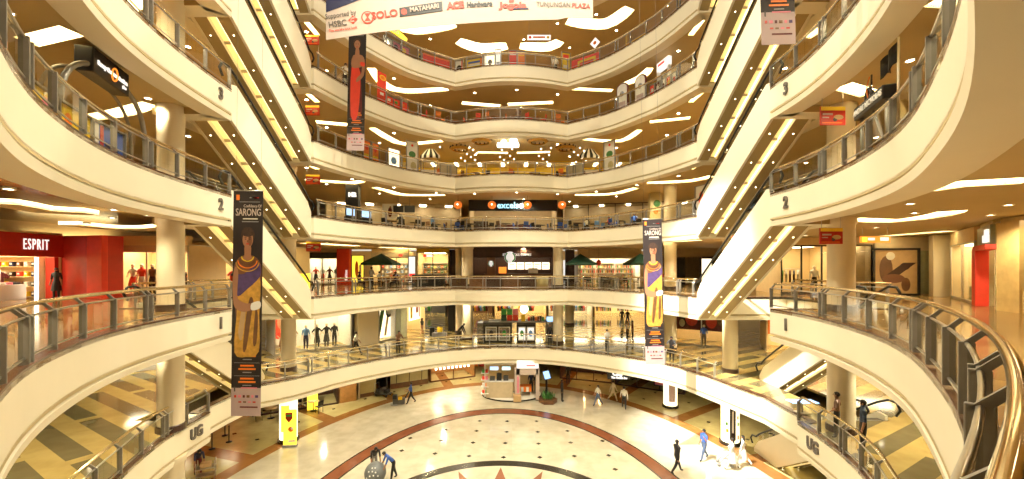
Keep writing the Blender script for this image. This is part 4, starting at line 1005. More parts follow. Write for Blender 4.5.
box_thing('red_screen', 'tall bright red panel right of the lit orange poster', 'panel', (-21.9, 30.15, 0), .5, .15, 2.6, 'bright_red')
clothes_rack((-20.9, 30.9, 0), 0, 1.6, 'rack in the yellow lit shop', 6, ['bright_red', 'black', 'orange', 'yellow'], 1.5)
mannequin((-25.9, 29.9, 0), 0, 'mannequin in orange top by the cream column', 'orange', 'yellow', True)
# ------------------------------------------------------------------ first floor, right
s = Shop('shop with black framed windows left of the right column', (17.2, 25.6), (20.7, 25.02), 0, 3.1, 3.5, 'shop_wall', None, None, 0, 'black', True, 'shop_lamp', .4, mull=3)
clothes_rack(s.W(.9, 1.0), s.rz, 1.4, 'rack behind the black framed windows', 6, ['brown', 'green', 'offwhite', 'maroon', 'black', 'white'], 1.6)
mannequin(s.W(2.4, .9), s.rz, 'mannequin in pale shirt behind the black framed windows', 'white', 'black')
s = Shop('beige wall shop with black framed window right of the column', (21.0, 24.95), (22.25, 24.7), 0, 3.1, .5, 'beige', None, None, 0, 'black', True, 'shop_lamp', .4, mull=1)
def Wl(name, p0, p1, z0, z1, m, label=None, th=.3):
    dv = Vector((p1[0]-p0[0], p1[1]-p0[1])); q = MB(); q.box(dv.length/2, th/2, (z1-z0)/2, dv.length, th, z1-z0, m); o = q.build(name, None, (p0[0], p0[1], z0), math.atan2(dv.y, dv.x)); struct(o); return o
Wl('wall_right', (22.3, 24.6), (25.4, 24.0), 0, 3.55, 'beige'); Wl('wall_right', (17.0, 25.7), (25.4, 24.1), 3.0, 3.6, 'beige', th=.2)
poster((23.35, 24.32, .05), -.19, 2.35, 2.75, 'large black framed picture of a reclining figure on the beige wall', 'black', 'tan', [('o', -.22, .55, .3, .6, 'brown'), ('o', -.12, .85, .2, .18, 'offwhite'), ('d', .1, .55, .7, .3, 'dark_wood'), ('o', -.05, .35, .5, .2, 'skin_dark'), ('o', .22, .22, .2, .3, 'brown'), ('o', .2, .62, .22, .16, 'dark_wood')], th=.12)
poster((25.0, 24.0, .1), -.19, .9, 2.6, 'tall green stone panel between picture and pale pillar', None, 'stone_panel', [], 'stone_panel')
q = MB(); q.box(0, 0, 1.77, 1.15, .9, 3.54, 'column', bev=.02); tag(q.build('storefront_pillar', None, (24.9, 23.0, 0), -.6), 'pale square pillar between the green panel and the shoe shop', 'pillar')
s = Shop('gold lit shop window with display plinths, between pale pillar and red door frame', (24.4, 22.2), (21.2, 18.3), 0, 2.9, 2.2, 'shop_wall', None, None, 0, 'steel', True, 'shop_lamp', .8, mull=2)
mannequin(s.W(3.2, .9), s.rz, 'mannequin in yellow robe behind the gold lit window', 'yellow', 'yellow', True, 1.9)
box_thing('display_plinth', 'low grey plinth behind the gold lit window', 'plinth', s.W(1.6, .8), 1.4, .6, .7, 'stone_panel', s.rz)
for k in range(4): box_thing('shoe_box', f'{("white", "tan", "red", "black")[k]} shoe box on the grey plinth', 'box', s.W(1.1+.32*k, .8, .7), .24, .3, .18, ('white', 'tan', 'bright_red', 'black')[k], s.rz)
s = Shop('shop entrance with glowing white sign above its red door frame', (20.9, 17.8), (19.2, 15.9), 0, 3.4, 2.2, 'partition', None, 'stone_panel', .8, None, False, 'shop_lamp', .4)
m = MB(); m.box(.42, -.1, 1.25, .8, .4, 2.5, 'bright_red', bev=.015); m.box(1.5, -.1, 2.5, 2.6, .4, .22, 'bright_red', bev=.015); m.build('door_frame', s.r)
m = MB(); m.box(2.0, -.16, 2.85, .9, .08, .3, 'sign_white'); m.box(2.15, -.16, 3.12, .5, .08, .2, 'sign_white'); m.build('lit_sign', s.r)
mannequin(s.W(1.9, 1.0), s.rz, 'mannequin in dark suit beyond the red door frame', 'black', 'dark_grey')
box_thing('display_bench', 'dark round-edged bench beyond the red door frame', 'bench', s.W(1.75, .8), 1.1, .5, .5, 'dark_wood', s.rz)
s = Shop('tan stone shop with niche shelves, right of the red door frame', (19.0, 15.5), (17.9, 12.2), 0, 3.4, .8, 'tan_stone', None, None, 0, None, False, 'shop_lamp', .4)
m = MB(); m.box(.5, -.02, 1.7, 1.0, .3, 3.4, 'tan_stone'); m.box(2.3, .1, .45, 2.4, .5, .9, 'tan_stone'); m.build('stone_front', s.r)
for k in range(3): box_thing('handbag', f'{("black", "red", "brown")[k]} handbag on the tan stone counter', 'bag', s.W(1.45+.5*k, .1, .9), .34, .2, .28, ('black', 'bright_red', 'brown')[k], s.rz, .05)
Wl('wall_right', (25.6, 24.2), (17.7, 11.8), 2.9, 3.58, 'column', th=.15).location += Vector((.35, -.25, 0))
# ------------------------------------------------------------------ first floor, back
s = Shop('red fronted shop with white sign, leftmost in the back row', (-22.8, 40.2), (-20.6, 40.2), 0, 3.2, 3, 'bright_red', None, 'dark_grey', .5, 'bracket', True, 'shop_lamp', .5)
s.sign('OUTLET' if False else 'o', 1.0, 2.95, .3, 'sign_white', 2.4, .03)
q = MB(); q.box(0, 0, .65, .95, .05, 1.3, 'sign_yellow', bev=.01); o = q.build('standing_sign', None, (-12.75, 24.2, .02)); o.rotation_euler.x = -.12
tag(o, 'bright yellow floor sign at the foot of the left escalators', 'sign')
s = Shop('brilliantly lit clothes shop left of the red pillar', (-20.5, 40.0), (-17.45, 40.0), 0, 3.2, 3, 'white', None, 'dark_grey', .55, 'bracket', True, 'shop_lamp', .8)
for i in range(4): mannequin(s.W(.5+.7*i, .8), 0, f'mannequin in {("red", "white", "dark red", "black")[i]} in the brilliantly lit clothes shop', ('bright_red', 'white', 'maroon', 'black')[i], ('black', 'bright_red', 'black', 'offwhite')[i], i % 2 == 0)
q = MB(); q.box(0, 0, 1.77, 1.25, .6, 3.54, 'bright_red', bev=.02); r = empty('advert_pillar', (-16.6, 39.6, 0), 'wide red pillar with small vertical white lettering behind the gallery', 'pillar')
q.build('pillar_body', r); text('sign_text', 'fashion', .36, 'sign_white', r, (.32, -.33, .95), (PI/2, -PI/2, 0), .01, .005)
poster((-15.3, 39.7, .2), 0, 1.2, 2.7, 'tall yellow lit panel right of the red pillar', 'bracket', 'sign_yellow', [('o', -.1, .5, .3, .6, 'orange'), ('r', .2, .4, .2, .5, 'white')], 'lit_poster')
parasol((-10.75, 32.9, .004), 'green square parasol over the cafe tables, left of the coffee counter', 2.5)
parasol((5.75, 33.6, .004), 'green square parasol right of the coffee counter', 2.3)
parasol((10.6, 33.0, .004), 'green square parasol beside the hanging banner, furthest right of three', 2.3)
for x, y in ((-12.0, 33.4), (-9.6, 33.2), (-10.8, 34.8), (-8.2, 34.5)): cafe_set(x, y, 0, 'under the first green parasol', 'dark_wood', 'brown')
for x, y in ((5.0, 34.8), (6.9, 34.4), (8.3, 34.0), (10.0, 34.6)): cafe_set(x, y, 0, 'by the two right parasols', 'dark_wood', 'black')
s = Shop('small white and red kiosk shop right of the first parasol', (-13.9, 39.6), (-10.2, 39.6), 0, 3.2, 3, 'shop_wall', None, 'beige', .5, 'bracket', True, 'shop_lamp', .6, mull=3)
s.sign('o', 2.9, 2.95, .34, 'sign_red', 2., .03); shelf_unit(s.W(1.8, 2.4), 0, 3.2, 2.2, 'shelf in the white and red kiosk shop', 4, 8, ['white', 'bright_red', 'offwhite', 'sky_blue'])
poster((-9.85, 39.4, .2), 0, .7, 2.6, 'narrow brilliant white light panel between two shops', 'bracket', 'sign_white', [('r', 0, .3, .8, .1, 'sign_red')], 'lit_poster')
s = Shop('yellow lit shop with small red sign, left of the cream columns', (-9.4, 39.4), (-6.2, 39.4), 0, 3.2, 3, 'yellow', None, None, 0, 'dark_wood', True, 'shop_lamp', .6, mull=2, inner='shop_wall')
m = MB(); m.box(1.3, -.1, 2.85, .6, .06, .2, 'sign_white'); m.box(.85, -.1, 2.85, .3, .06, .2, 'sign_red'); m.build('lit_sign', s.r)
shelf_unit(s.W(1.6, 2.3), 0, 2.8, 2.2, 'shelf in the yellow lit shop by the columns', 4, 8, ['yellow', 'black', 'orange', 'green'])
box_thing('shop_counter', 'black counter before the yellow lit shop', 'counter', (-7.6, 36.6, 0), 3.0, .6, 1.05, 'black')
q = MB(); q.box(0, 0, 1.75, 1.6, .6, 3.5, 'dark_wood', bev=.02); tag(q.build('storefront_pillar', None, (-5.6, 40.4, 0)), 'dark wood wall panel behind the cream columns', 'panel')
# coffee shop
s = Shop('dark wood coffee shop with round green and white sign at the back', (-4.6, 36.6), (4.2, 36.6), 0, 3.45, 4.5, 'dark_wood', None, 'dark_wood', .85, None, False, 'shop_lamp', .25)
s.sign('STARBUCKS COFFEE', 5.05, 2.86, .27, 'disc_white', 1.05, .004)
r = empty('round_sign', (-.18, 36.2, 2.62), 'large round white sign with green ring above the coffee counter', 'sign')
def rsign(r, R):
    q = MB(); q.lathe([(.001, 0), (R, 0), (R, .08), (.001, .08)], m='disc_white', seg=28); o = q.build('lit_disc', r); o.rotation_euler.x = PI/2
    q = MB(); q.lathe([(R*.72, .085), (R*.97, .085), (R*.97, .1), (R*.72, .1), (R*.72, .085)], m='green', seg=28, a0=-1.15, a1=1.0, smooth=False); q.lathe([(R*.72, .085), (R*.97, .085), (R*.97, .1), (R*.72, .1), (R*.72, .085)], m='green', seg=28, a0=PI-1.0, a1=PI+1.15, smooth=False); o = q.build('green_ring', r); o.rotation_euler.x = PI/2
rsign(r, .52)
r = empty('round_sign', (-1.9, 36.2, 2.05), 'small round white sign on brown panel left of the large round sign', 'sign'); rsign(r, .26)
q = MB(); q.box(0, 0, 1.3, .75, .2, 2.6, 'brown', bev=.01); tag(q.build('brown_screen', None, (-1.9, 36.4, 0)), 'brown upright panel carrying the small round sign', 'panel')
for k in range(5): poster((.0+.95*k*.9, 40.6, 1.5), 0, .8, .75, f'{("first", "second", "third", "fourth", "fifth")[k]} glowing menu board from the left above the coffee counter', 'dark_wood', 'poster_glow', [('r', 0, .7, .7, .1, 'brown'), ('r', -.1, .4, .5, .08, 'orange')], 'menu_board', th=.04)
q = MB(); q.box(0, 0, .55, 6.4, .8, 1.1, 'brown', bev=.02); q.box(0, -.05, 1.12, 6.6, .95, .06, 'dark_wood'); tag(q.build('coffee_counter', None, (.6, 38.2, 0)), 'long brown coffee counter with dark top', 'counter')
box_thing('coffee_machine', 'orange lit pastry case on the coffee counter', 'pastry case', (-.9, 38.1, 1.15), .7, .5, .6, 'sign_orange'); box_thing('coffee_machine', 'steel coffee machine on the coffee counter', 'coffee machine', (2.0, 38.1, 1.15), .9, .5, .5, 'steel')
q = MB(); q.lathe([(.001, 0), (.5, 0), (.5, .9), (.42, .95), (.001, .95)], m='partition', seg=20); tag(q.build('display_drum', None, (2.55, 33.4, 0)), 'yellowish round stand before the coffee shop', 'stand')
for k in range(6): box_thing('wooden_planter', f'{("first", "second", "third", "fourth", "fifth", "sixth")[k]} low brown screen from the left before the coffee shop', 'screen', (-4.4+1.45*k, 33.7+.2*(k % 2), 0), 1.3, .3, .85, 'brown' if k % 2 else 'dark_wood')
for x, sx in ((3.9, .8), (5.3, .9)):
    q = MB(); q.box(0, 0, 1.75, sx, .5, 3.5, 'dark_wood', bev=.02); tag(q.build('storefront_pillar', None, (x+.5, 40.2, 0)), f'dark wood pillar {"left" if x < 4 else "right"} of the white lit gap beside the coffee shop', 'pillar')
poster((5.0, 41.0, .05), 0, .9, 2.4, 'white lit notice between two dark wood pillars', None, 'sign_white', [('r', 0, .5, .6, .3, 'grey')], 'lit_poster')
s = Shop('long brightly lit bottle shop behind the right parasols', (6.6, 40.2), (13.0, 40.2), 0, 3.0, 3.2, 'white', None, 'beige', .4, None, False, 'shop_lamp', .8)
for k in range(3): shelf_unit(s.W(1.2+2.0*k, 2.0), 0, 1.9, 2.2, f'{("first", "second", "third")[k]} bottle shelf of the lit bottle shop', 4, 10, ['green', 'brown', 'bright_red', 'yellow', 'black', 'white', 'orange'], 'offwhite', 'bottle')
for k, x in enumerate((7.2, 8.1)):
    q = MB(); q.ball((0, 0, 0), .24, 'bright_red', 14, 8, (1, 1, 1.15)); q.lathe([(.08, .26), (.08, .3)], m='yellow', seg=10); q.tube([(0, 0, .3), (0, 0, 1.4)], .006, 'black', 4)
    tag(q.build('paper_lantern', None, (x, 37.4, 2.15)), f'red paper lantern, {("left", "right")[k]} of two, before the bottle shop', 'lantern')
box_thing('white_counter', 'white counter before the lit bottle shop', 'counter', (8.9, 36.4, 0), 1.9, .6, 1.0, 'white')
s = Shop('beige shop with dark doorway and lit recess, right of the bottle shop', (14.5, 39.4), (21.5, 38.8), 0, 3.3, 3, 'beige', None, 'beige', .5, None, False, None)
for u, w_, mm, lb in ((1.0, 1.2, 'dark_grey', 'dark wood shop doorway behind the right column'), (3.6, 1.1, 'beige', 'lit beige recess right of the dark doorway')):
    q = MB(); q.box(0, 0, 1.35, w_, .2, 2.7, 'dark_grey' if mm == 'dark_grey' else 'dark_wood'); q.box(0, -.11, 1.3, w_-.2, .04, 2.5, 'black' if mm == 'dark_grey' else 'lamp_white' if False else 'poster_glow'); tag(q.build('doorway', None, s.W(u+.8, -.15), s.rz), lb, 'doorway')
mannequin(s.W(.2, -.6), s.rz, 'mannequin in yellow top with red cap colour, behind the banner on the first floor', 'yellow', 'bright_red')
# ------------------------------------------------------------------ upper ground gallery
def ug(p0, p1, label, **k): return Shop(label, p0, p1, ZU, k.pop('h', 3.45), k.pop('d', 3.), **k)
s = ug((-24.5, 23.6), (-19.3, 26.5), 'low lit shop with white display ledge under the left front gallery', wallm='wood', lampw=.3, frame=None, pane=False)
box_thing('display_ledge', 'long white display ledge under the left front gallery', 'ledge', s.W(2.8, .2), 4.6, .7, .5, 'lamp_white' if False else 'white', s.rz)
for k in range(4): box_thing('handbag', f'{("black", "brown", "dark", "maroon")[k]} bag on the long white ledge', 'bag', s.W(1.6+.55*k, .2, .5), .3, .18, .3, ('black', 'brown', 'dark_grey', 'maroon')[k], s.rz, .05)
s = ug((-17.0, 28.6), (-12.9, 32.2), 'large bright shop window with dressed figures under the left back gallery', wallm='white', board=None, frame='steel', lamp='shop_lamp', lampw=.8, mull=2)
for k, (u, a, b, sk) in enumerate(((.7, 'bright_red', 'brown', True), (1.4, 'tan', 'brown', True), (2.3, 'sky_blue', 'navy', False), (3.1, 'black', 'black', True), (3.8, 'black', 'dark_grey', True), (4.4, 'black', 'black', False))):
    mannequin(s.W(u, .9), s.rz, f'{("first", "second", "third", "fourth", "fifth", "sixth")[k]} mannequin from the left in the large bright window, {a.replace("_", " ")} top', a, b, sk, 1.85)
poster(s.W(.9, 2.8, .3), s.rz, 1.9, 2.9, 'red and white picture at the back of the large bright window', None, 'white', [('o', 0, .5, .8, .7, 'bright_red'), ('o', .1, .6, .4, .4, 'skin')], 'wall_picture')
q = MB(); q.box(0, 0, 1.75, 1.7, .8, 3.5, 'column', bev=.02); tag(q.build('storefront_pillar', None, (-12.0, 33.0, ZU), .75), 'wide cream pillar between two bright shop windows', 'pillar')
s = ug((-11.3, 33.9), (-10.4, 35.8), 'white shop window with crossed green bands, right of the wide cream pillar', wallm='white', frame='steel', lamp='shop_lamp', lampw=.8, mull=1)
poster(s.W(1.25, .5, .2), s.rz, 2.3, 3.0, 'white sheet with crossed green bands and round dark loop', None, 'poster_glow', [('d', -.2, .5, .5, .9, 'leaf'), ('d', .12, .4, .3, .7, 'tan'), ('o', .25, .75, .4, .36, 'dark_grey'), ('o', .25, .78, .3, .26, 'white')], 'wall_picture')
q = MB(); q.box(0, 0, 1.75, .7, .7, 3.5, 'stone_panel', bev=.02); tag(q.build('storefront_pillar', None, (-10.1, 36.6, ZU), .9), 'greenish pillar between white window and poster shop', 'pillar')
s = ug((-9.9, 37.2), (-8.9, 41.0), 'shop side with red and yellow posters, beyond the greenish pillar', wallm='shop_wall', frame=None, pane=False, lamp='shop_lamp')
poster(s.W(1.6, -.1, 1.3), s.rz, 2.2, 1.8, 'white poster with yellow and red blocks', None, 'poster_glow', [('r', -.3, .5, .2, .8, 'yellow'), ('r', .2, .6, .2, .5, 'orange'), ('r', .4, .5, .1, .8, 'bright_red')], 'wall_picture')
# far rows
for k, (xa, xb, mm, lb) in enumerate(((-16, -8.6, 'dark_grey', 'dark far left shop'), (-8.4, -2.5, 'brown', 'brown shop behind cream columns'), (-2.3, 4.5, 'shop_wall', 'bright shop behind the kiosk'), (4.7, 10.5, 'offwhite', 'white shop on the striped floor'), (10.7, 18.5, 'shop_wall', 'cream far right shop'))):
    s = ug((xa, 52), (xb, 52), lb, wallm=mm, frame=None, pane=False, lamp='shop_lamp', lampw=.7, d=4)
    clothes_rack(s.W(1.4, .8), 0, 2.0, f'left rack of the {lb}', 8, PAL[k:]+PAL[:k], 1.5); clothes_rack(s.W(4.2, .9), 0, 2.0, f'right rack of the {lb}', 8, PAL[k+3:]+PAL[:k+3], 1.5)
q = MB(); q.box(0, 0, 1.75, .9, .3, 3.5, 'black', bev=.01); tag(q.build('black_screen', None, (-6.0, 40.5, ZU)), 'tall black panel left of the cream columns', 'panel')
box_thing('bench', 'low grey bench on the striped floor', 'bench', (-6.6, 36.4, ZU+.005), 1.3, .5, .42, 'grey'); box_thing('stool', 'yellow stool behind the low grey bench', 'stool', (-6.7, 37.2, ZU+.005), .45, .4, .8, 'yellow'); box_thing('stool', 'black stool behind the low grey bench', 'stool', (-7.4, 37.2, ZU+.005), .45, .4, .8, 'black')
# black kiosk at the back rail
r = empty('promotion_kiosk', (.15, 34.4, ZU), 'black kiosk with framed pictures and white top at the back railing', 'kiosk')
for x, w_, lb in ((-1.35, 2.4, 1), (1.05, 1.6, 2)):
    m = MB(); m.box(x, 0, .85, w_, 1.4, 1.7, 'black', bev=.02); m.build('cabinet', r); m = MB(); m.box(x, -.72, 1.58, w_, .05, .14, 'dark_grey'); m.build('header', r)
    for s_ in (-1, 1):
        m = MB(); ww = w_*.4; m.box(x+s_*w_*.23, -.72, .78, ww, .04, 1.15, 'white'); m.build('picture_frame', r)
        m = MB(); m.box(x+s_*w_*.23, -.745, .78, ww-.14, .02, 1.0, 'mirror_grey' if lb == 1 else 'sign_white'); m.ball((x+s_*w_*.23, -.75, .8), .2, ('black', 'green', 'sky_blue', 'white')[lb+(s_ > 0)-1+0], 10, 6, (1, .05, 1.6)); m.build('picture', r)
m = MB(); m.box(0.35, .1, 1.74, 5.0, 1.6, .08, 'grey'); m.build('worktop', r); m = MB(); m.box(-2.85, -.1, .85, .5, 1.2, 1.65, 'mirror_grey', bev=.02); m.build('glass_cabinet', r)
for k in range(6): box_thing('carton', f'{("upper left green", "lower left dark green", "upper middle green", "lower middle red", "upper right pink", "lower right red")[k]} box on the black kiosk', 'box', (-.7+.5*(k//2), 34.5, ZU+1.785+(.5 if k % 2 == 0 else 0)), .46, .4, .48, ('green', 'dark_green', 'green', 'bright_red', 'pink', 'bright_red')[k])
q = MB(); q.ball((0, 0, 0), .36, 'lamp_white', 16, 10); q.tube([(0, 0, -.95), (0, 0, -.3)], .04, 'steel', 8); q.lathe([(.16, -.97), (.16, -.93)], m='steel', seg=14); tag(q.build('globe_lamp', None, (1.05, 34.6, ZU+2.755)), 'glowing white globe lamp on the black kiosk', 'lamp')
box_thing('carton', 'yellow box right of the red boxes on the black kiosk', 'box', (.95, 34.0, ZU+1.785), .34, .3, .6, 'yellow')
for k in range(7): box_thing('snack_box', f'{("red", "brown", "dark", "orange", "maroon", "black", "green")[k]} snack box on the right end of the black kiosk', 'box', (1.45+.2*k, 34.3, ZU+1.785), .17, .3, .32+.05*(k % 3), ('bright_red', 'brown', 'dark_grey', 'orange', 'maroon', 'black', 'green')[k])
r = empty('vending_monitor', (3.25, 34.6, ZU), 'small blue lit monitor on a stand right of the black kiosk', 'monitor'); m = MB(); m.box(0, 0, .8, .7, .6, 1.6, 'grey', bev=.03); m.build('stand', r); m = MB(); m.box(0, -.1, 1.9, .6, .12, .5, 'white', bev=.02); m.box(0, -.17, 1.9, .52, .01, .4, 'screen'); m.build('screen', r)
# right side of the upper ground
s = ug((13.2, 33.6), (17.4, 31.0), 'dark shop window with red and yellow shoes picture, behind the right columns', wallm='shop_wall', frame='steel', lamp='shop_lamp', mull=2)
poster(s.W(2.6, .4, 1.2), s.rz, 4.6, 2.1, 'long dark picture with red and yellow shapes', None, 'maroon', [('o', -.32, .6, .2, .7, 'black'), ('o', -.2, .4, .2, .5, 'bright_red'), ('o', -.03, .7, .12, .4, 'yellow'), ('o', .12, .4, .18, .6, 'bright_red'), ('o', .3, .5, .2, .6, 'brown'), ('o', -.36, .25, .1, .3, 'offwhite')], 'wall_picture')
mannequin(s.W(2.7, -.5), s.rz, 'mannequin in blue top before the dark shoes picture', 'blue', 'dark_grey')
s = ug((19.2, 30.2), (26.5, 27.0), 'yellow lit shop with orange framed picture, right of the cream column', wallm='shop_wall', frame=None, pane=False, lamp='shop_lamp', lampw=.8)
poster(s.W(1.0, 1.0, 1.3), s.rz, 1.3, 1.3, 'white picture in thick orange frame', 'orange', 'white', [('r', -.1, .5, .2, .5, 'tan'), ('r', .2, .6, .2, .3, 'brown')], 'framed_picture', th=.2)
clothes_rack(s.W(3.3, .9), s.rz, 2.2, 'rack in the yellow lit shop by the orange frame', 8, ['black', 'black', 'navy', 'bright_red', 'sky_blue', 'black', 'white'], 1.7); poster(s.W(3.0, 2.6, 2.2), s.rz, 1.5, .5, 'orange lit shop banner over the rack', 'orange', 'white', [('r', 0, .5, .7, .3, 'bright_red')], 'lit_poster')
q = MB(); q.box(0, 0, .5, 1.1, .5, .03, 'screen'); q.box(0, 0, .25, .06, .06, .5, 'steel'); q.box(0, 0, .02, .5, .4, .04, 'steel'); o = q.build('map_stand', None, (12.55, 17.3, ZU+.035)); tag(o, 'blue lit information stand beside the man in brown', 'stand')
# ================================================================== hall floor
def lit_pillar(x, y, label, prints):
    r = empty('lit_pillar', (x, y, ZG+.02), label, 'pillar'); H = 3.28
    MB().lathe([(.60, 0), (.60, .14), (.52, .18)], m='granite_black', seg=28, smooth=False).build('base', r)
    MB().lathe([(.50, .16), (.50, H-.35)], m='pillar_glow', seg=32, caps=False).build('lit_shell', r)
    MB().lathe([(.53, H-.36), (.53, H-.02)], m='white', seg=28, smooth=False).build('cap', r)
    m = MB()
    for a, z0, w_, h_, mm in prints:
        n = 6; vs = []; fs = []
        for k in range(n+1):
            b = a-w_/2/.505+w_/.505*k/n; vs += [(.507*math.cos(b), .507*math.sin(b), z0), (.507*math.cos(b), .507*math.sin(b), z0+h_)]
        m.add(vs, [(2*k, 2*k+2, 2*k+3, 2*k+1) for k in range(n)], mm)
    m.build('print', r); return r
mat('pillar_glow', (1, .95, .8), .5, emit=(1, .88, .55), es=1.5)
A0 = -PI/2
lit_pillar(-13.8, 24.7, 'glowing white pillar at the left edge of the hall behind a yellow banner stand', [(A0+.1, .7, .5, 1.6, 'sign_yellow')])
lit_pillar(13.25, 24.3, 'glowing white pillar with black upright panel at the right edge of the hall', [(A0+.05-.25, .35, .34, 2.3, 'black'), (A0+.05-.25, .8, .10, 1.3, 'white'), (A0+.45, 1.6, .14, .2, 'orange'), (A0+.5, 1.2, .16, .22, 'green'), (A0-.8, .8, .14, .2, 'yellow'), (A0-.85, 1.2, .12, .2, 'green'), (A0+.5, .4, .14, .25, 'orange')])
lit_pillar(12.15, 30.7, 'glowing pinkish pillar farther back under the right gallery', [(A0-.1, .5, .5, 1.7, 'banner_lilac')])
def gp(px, py): v = on(px, py, ZG); return (v.x, v.y, ZG+.032)
v = gp(290, 446.5); r = empty('banner_stand', v, 'yellow banner stand with shield and fruit pictures before the glowing left pillar', 'banner stand', None, .1)
m = MB(); m.box(0, 0, 1.12, .75, .03, 2.1, 'sign_yellow'); m.build('sheet', r); m = MB(); m.box(0, 0, .04, .8, .3, .08, 'grey', bev=.015); m.build('base', r)
m = MB(); m.slab([(-.25, -.03, 2.0), (.15, -.03, 2.0), (.15, -.03, 1.65), (-.05, -.03, 1.4), (-.25, -.03, 1.65)], (0, 1, 0), .01, 'red'); m.slab([(-.2, -.04, 1.88), (.1, -.04, 1.88), (.1, -.04, 1.76), (-.2, -.04, 1.76)], (0, 1, 0), .01, 'green'); m.ball((.05, -.02, 1.0), .16, 'orange', 12, 8, (1, .1, 1)); m.ball((.12, -.03, 1.05), .08, 'white', 10, 6, (1, .1, 1)); m.box(.1, -.02, .3, .4, .01, .12, 'offwhite'); m.build('print', r)
for k, (px, py) in enumerate(((212, 449.5), (229, 442.5), (225, 436))):
    v = gp(px, py); q = MB(); q.lathe([(.17, 0), (.17, .03), (.03, .06), (.03, .95), (.045, .96), (.045, 1.0)], m='black', seg=16); tag(q.build('rope_post', None, v), f'black rope post under the left gallery, {("nearest the hall", "right of the pair", "farthest back")[k]}', 'barrier post')
# machine, trolley, cart, ball, pushchair
v = gp(399, 405); r = empty('floor_scrubber', v, 'dark floor cleaning machine pushed by the cleaner in blue', 'cleaning machine', None, .2)
MB().box(0, 0, .3, .9, .55, .4, 'dark_grey', bev=.05).build('tank', r); MB().box(-.3, 0, .62, .35, .45, .3, 'black', bev=.05).build('motor_cover', r); MB().lathe([(.3, 0), (.3, .1), (.2, .14)], -.35, 0, 0, 'grey', 16).build('brush_disc', r); MB().tube([(.42, -.2, .45), (.75, -.2, .95), (.75, .2, .95), (.42, .2, .45)], .025, 'black', 6).build('push_handle', r); MB().box(.1, -.2, .55, .3, .2, .22, 'yellow', bev=.03).build('bucket', r)
v = gp(383, 396); r = empty('hand_trolley', v, 'dark loaded trolley under the left gallery beside person in black', 'trolley', None, -.3)
MB().box(0, 0, .22, 1.3, .7, .08, 'dark_grey', bev=.02).build('deck', r); MB().tube([(-.6, -.3, .25), (-.6, -.3, 1.0), (-.6, .3, 1.0), (-.6, .3, .25)], .025, 'steel', 6).build('push_handle', r)
for a in (-.5, .5):
    for b in (-.28, .28): q = MB(); q.lathe([(.001, -.025), (.09, -.025), (.09, .025), (.001, .025)], m='rubber', seg=12); o = q.build('wheel', r, (a, b, .09)); o.rotation_euler.x = PI/2
for k in range(3): box_thing('crate', f'dark crate on the trolley, {("front", "middle", "back")[k]}', 'crate', (v[0]+.36*(k-1), v[1]-.1*(k-1), v[2]+.262), .32, .5, .3+.12*(k % 2), ('black', 'dark_grey', 'black')[k], -.3)
v = gp(206, 480); r = empty('small_cart', v, 'small grey metal cart under the left gallery before the leaning person', 'cart', None, .5)
MB().box(0, 0, .62, .8, .5, .05, 'steel').build('tray', r); MB().box(0, 0, .25, .8, .5, .04, 'steel').build('shelf', r)
for a in (-.37, .37):
    for b in (-.22, .22): MB().tube([(a, b, .0), (a, b, .95)], .018, 'steel', 6).build('leg', r)
box_thing('cardboard_box', 'brown box on the small grey cart', 'box', (v[0], v[1], v[2]+.648), .45, .3, .22, 'tan', .5)
mat('ball_grey', (.16, .17, .17), .45, noise=.25, nscale=3)
r = empty('grey_ball', (-6.75, 19.75, ZG+.03), 'large grey ball with white dots pushed by two people', 'ball')
MB().ball((0, 0, .52), .52, 'ball_grey', 24, 16).build('ball_body', r)
m = MB()
for a, b in ((-.4, .5), (0, .55), (.35, .45), (-.2, .15), (.15, .2), (.55, .1), (-.55, -.1), (-.1, .85), (.3, .85)):
    d = Vector((math.sin(a)*math.cos(b), -math.cos(a)*math.cos(b), math.sin(b))); m.ball(Vector((0, 0, .52))+d*.5, .042, 'white', 8, 6)
m.build('dot_pattern', r)
v = gp(725.5, 466); r = empty('pushchair', v, 'pale folding pushchair beside the robed people', 'pushchair', None, -1.9)
MB().tube([(-.22, .3, 1.0), (-.22, -.35, .12), (.22, -.35, .12), (.22, .3, 1.0), (-.22, .3, 1.0)], .016, 'steel', 6).build('frame', r); m = MB(); m.slab([(-.2, -.15, .42), (.2, -.15, .42), (.2, .12, .42), (-.2, .12, .42)], (0, 0, 1), .04, 'banner_lilac'); m.slab([(-.2, .12, .42), (.2, .12, .42), (.2, .28, .85), (-.2, .28, .85)], (0, -1, 0), .04, 'banner_lilac'); m.build('seat', r)
for a in (-.24, .24):
    for b in (-.35, .28): q = MB(); q.lathe([(.001, -.02), (.1, -.02), (.1, .02), (.001, .02)], m='grey', seg=14); o = q.build('wheel', r, (a, b, .1)); o.rotation_euler.y = PI/2
    MB().tube([(a, .28, .1), (a*.9, -.1, .6)], .014, 'steel', 6).build('strut', r)
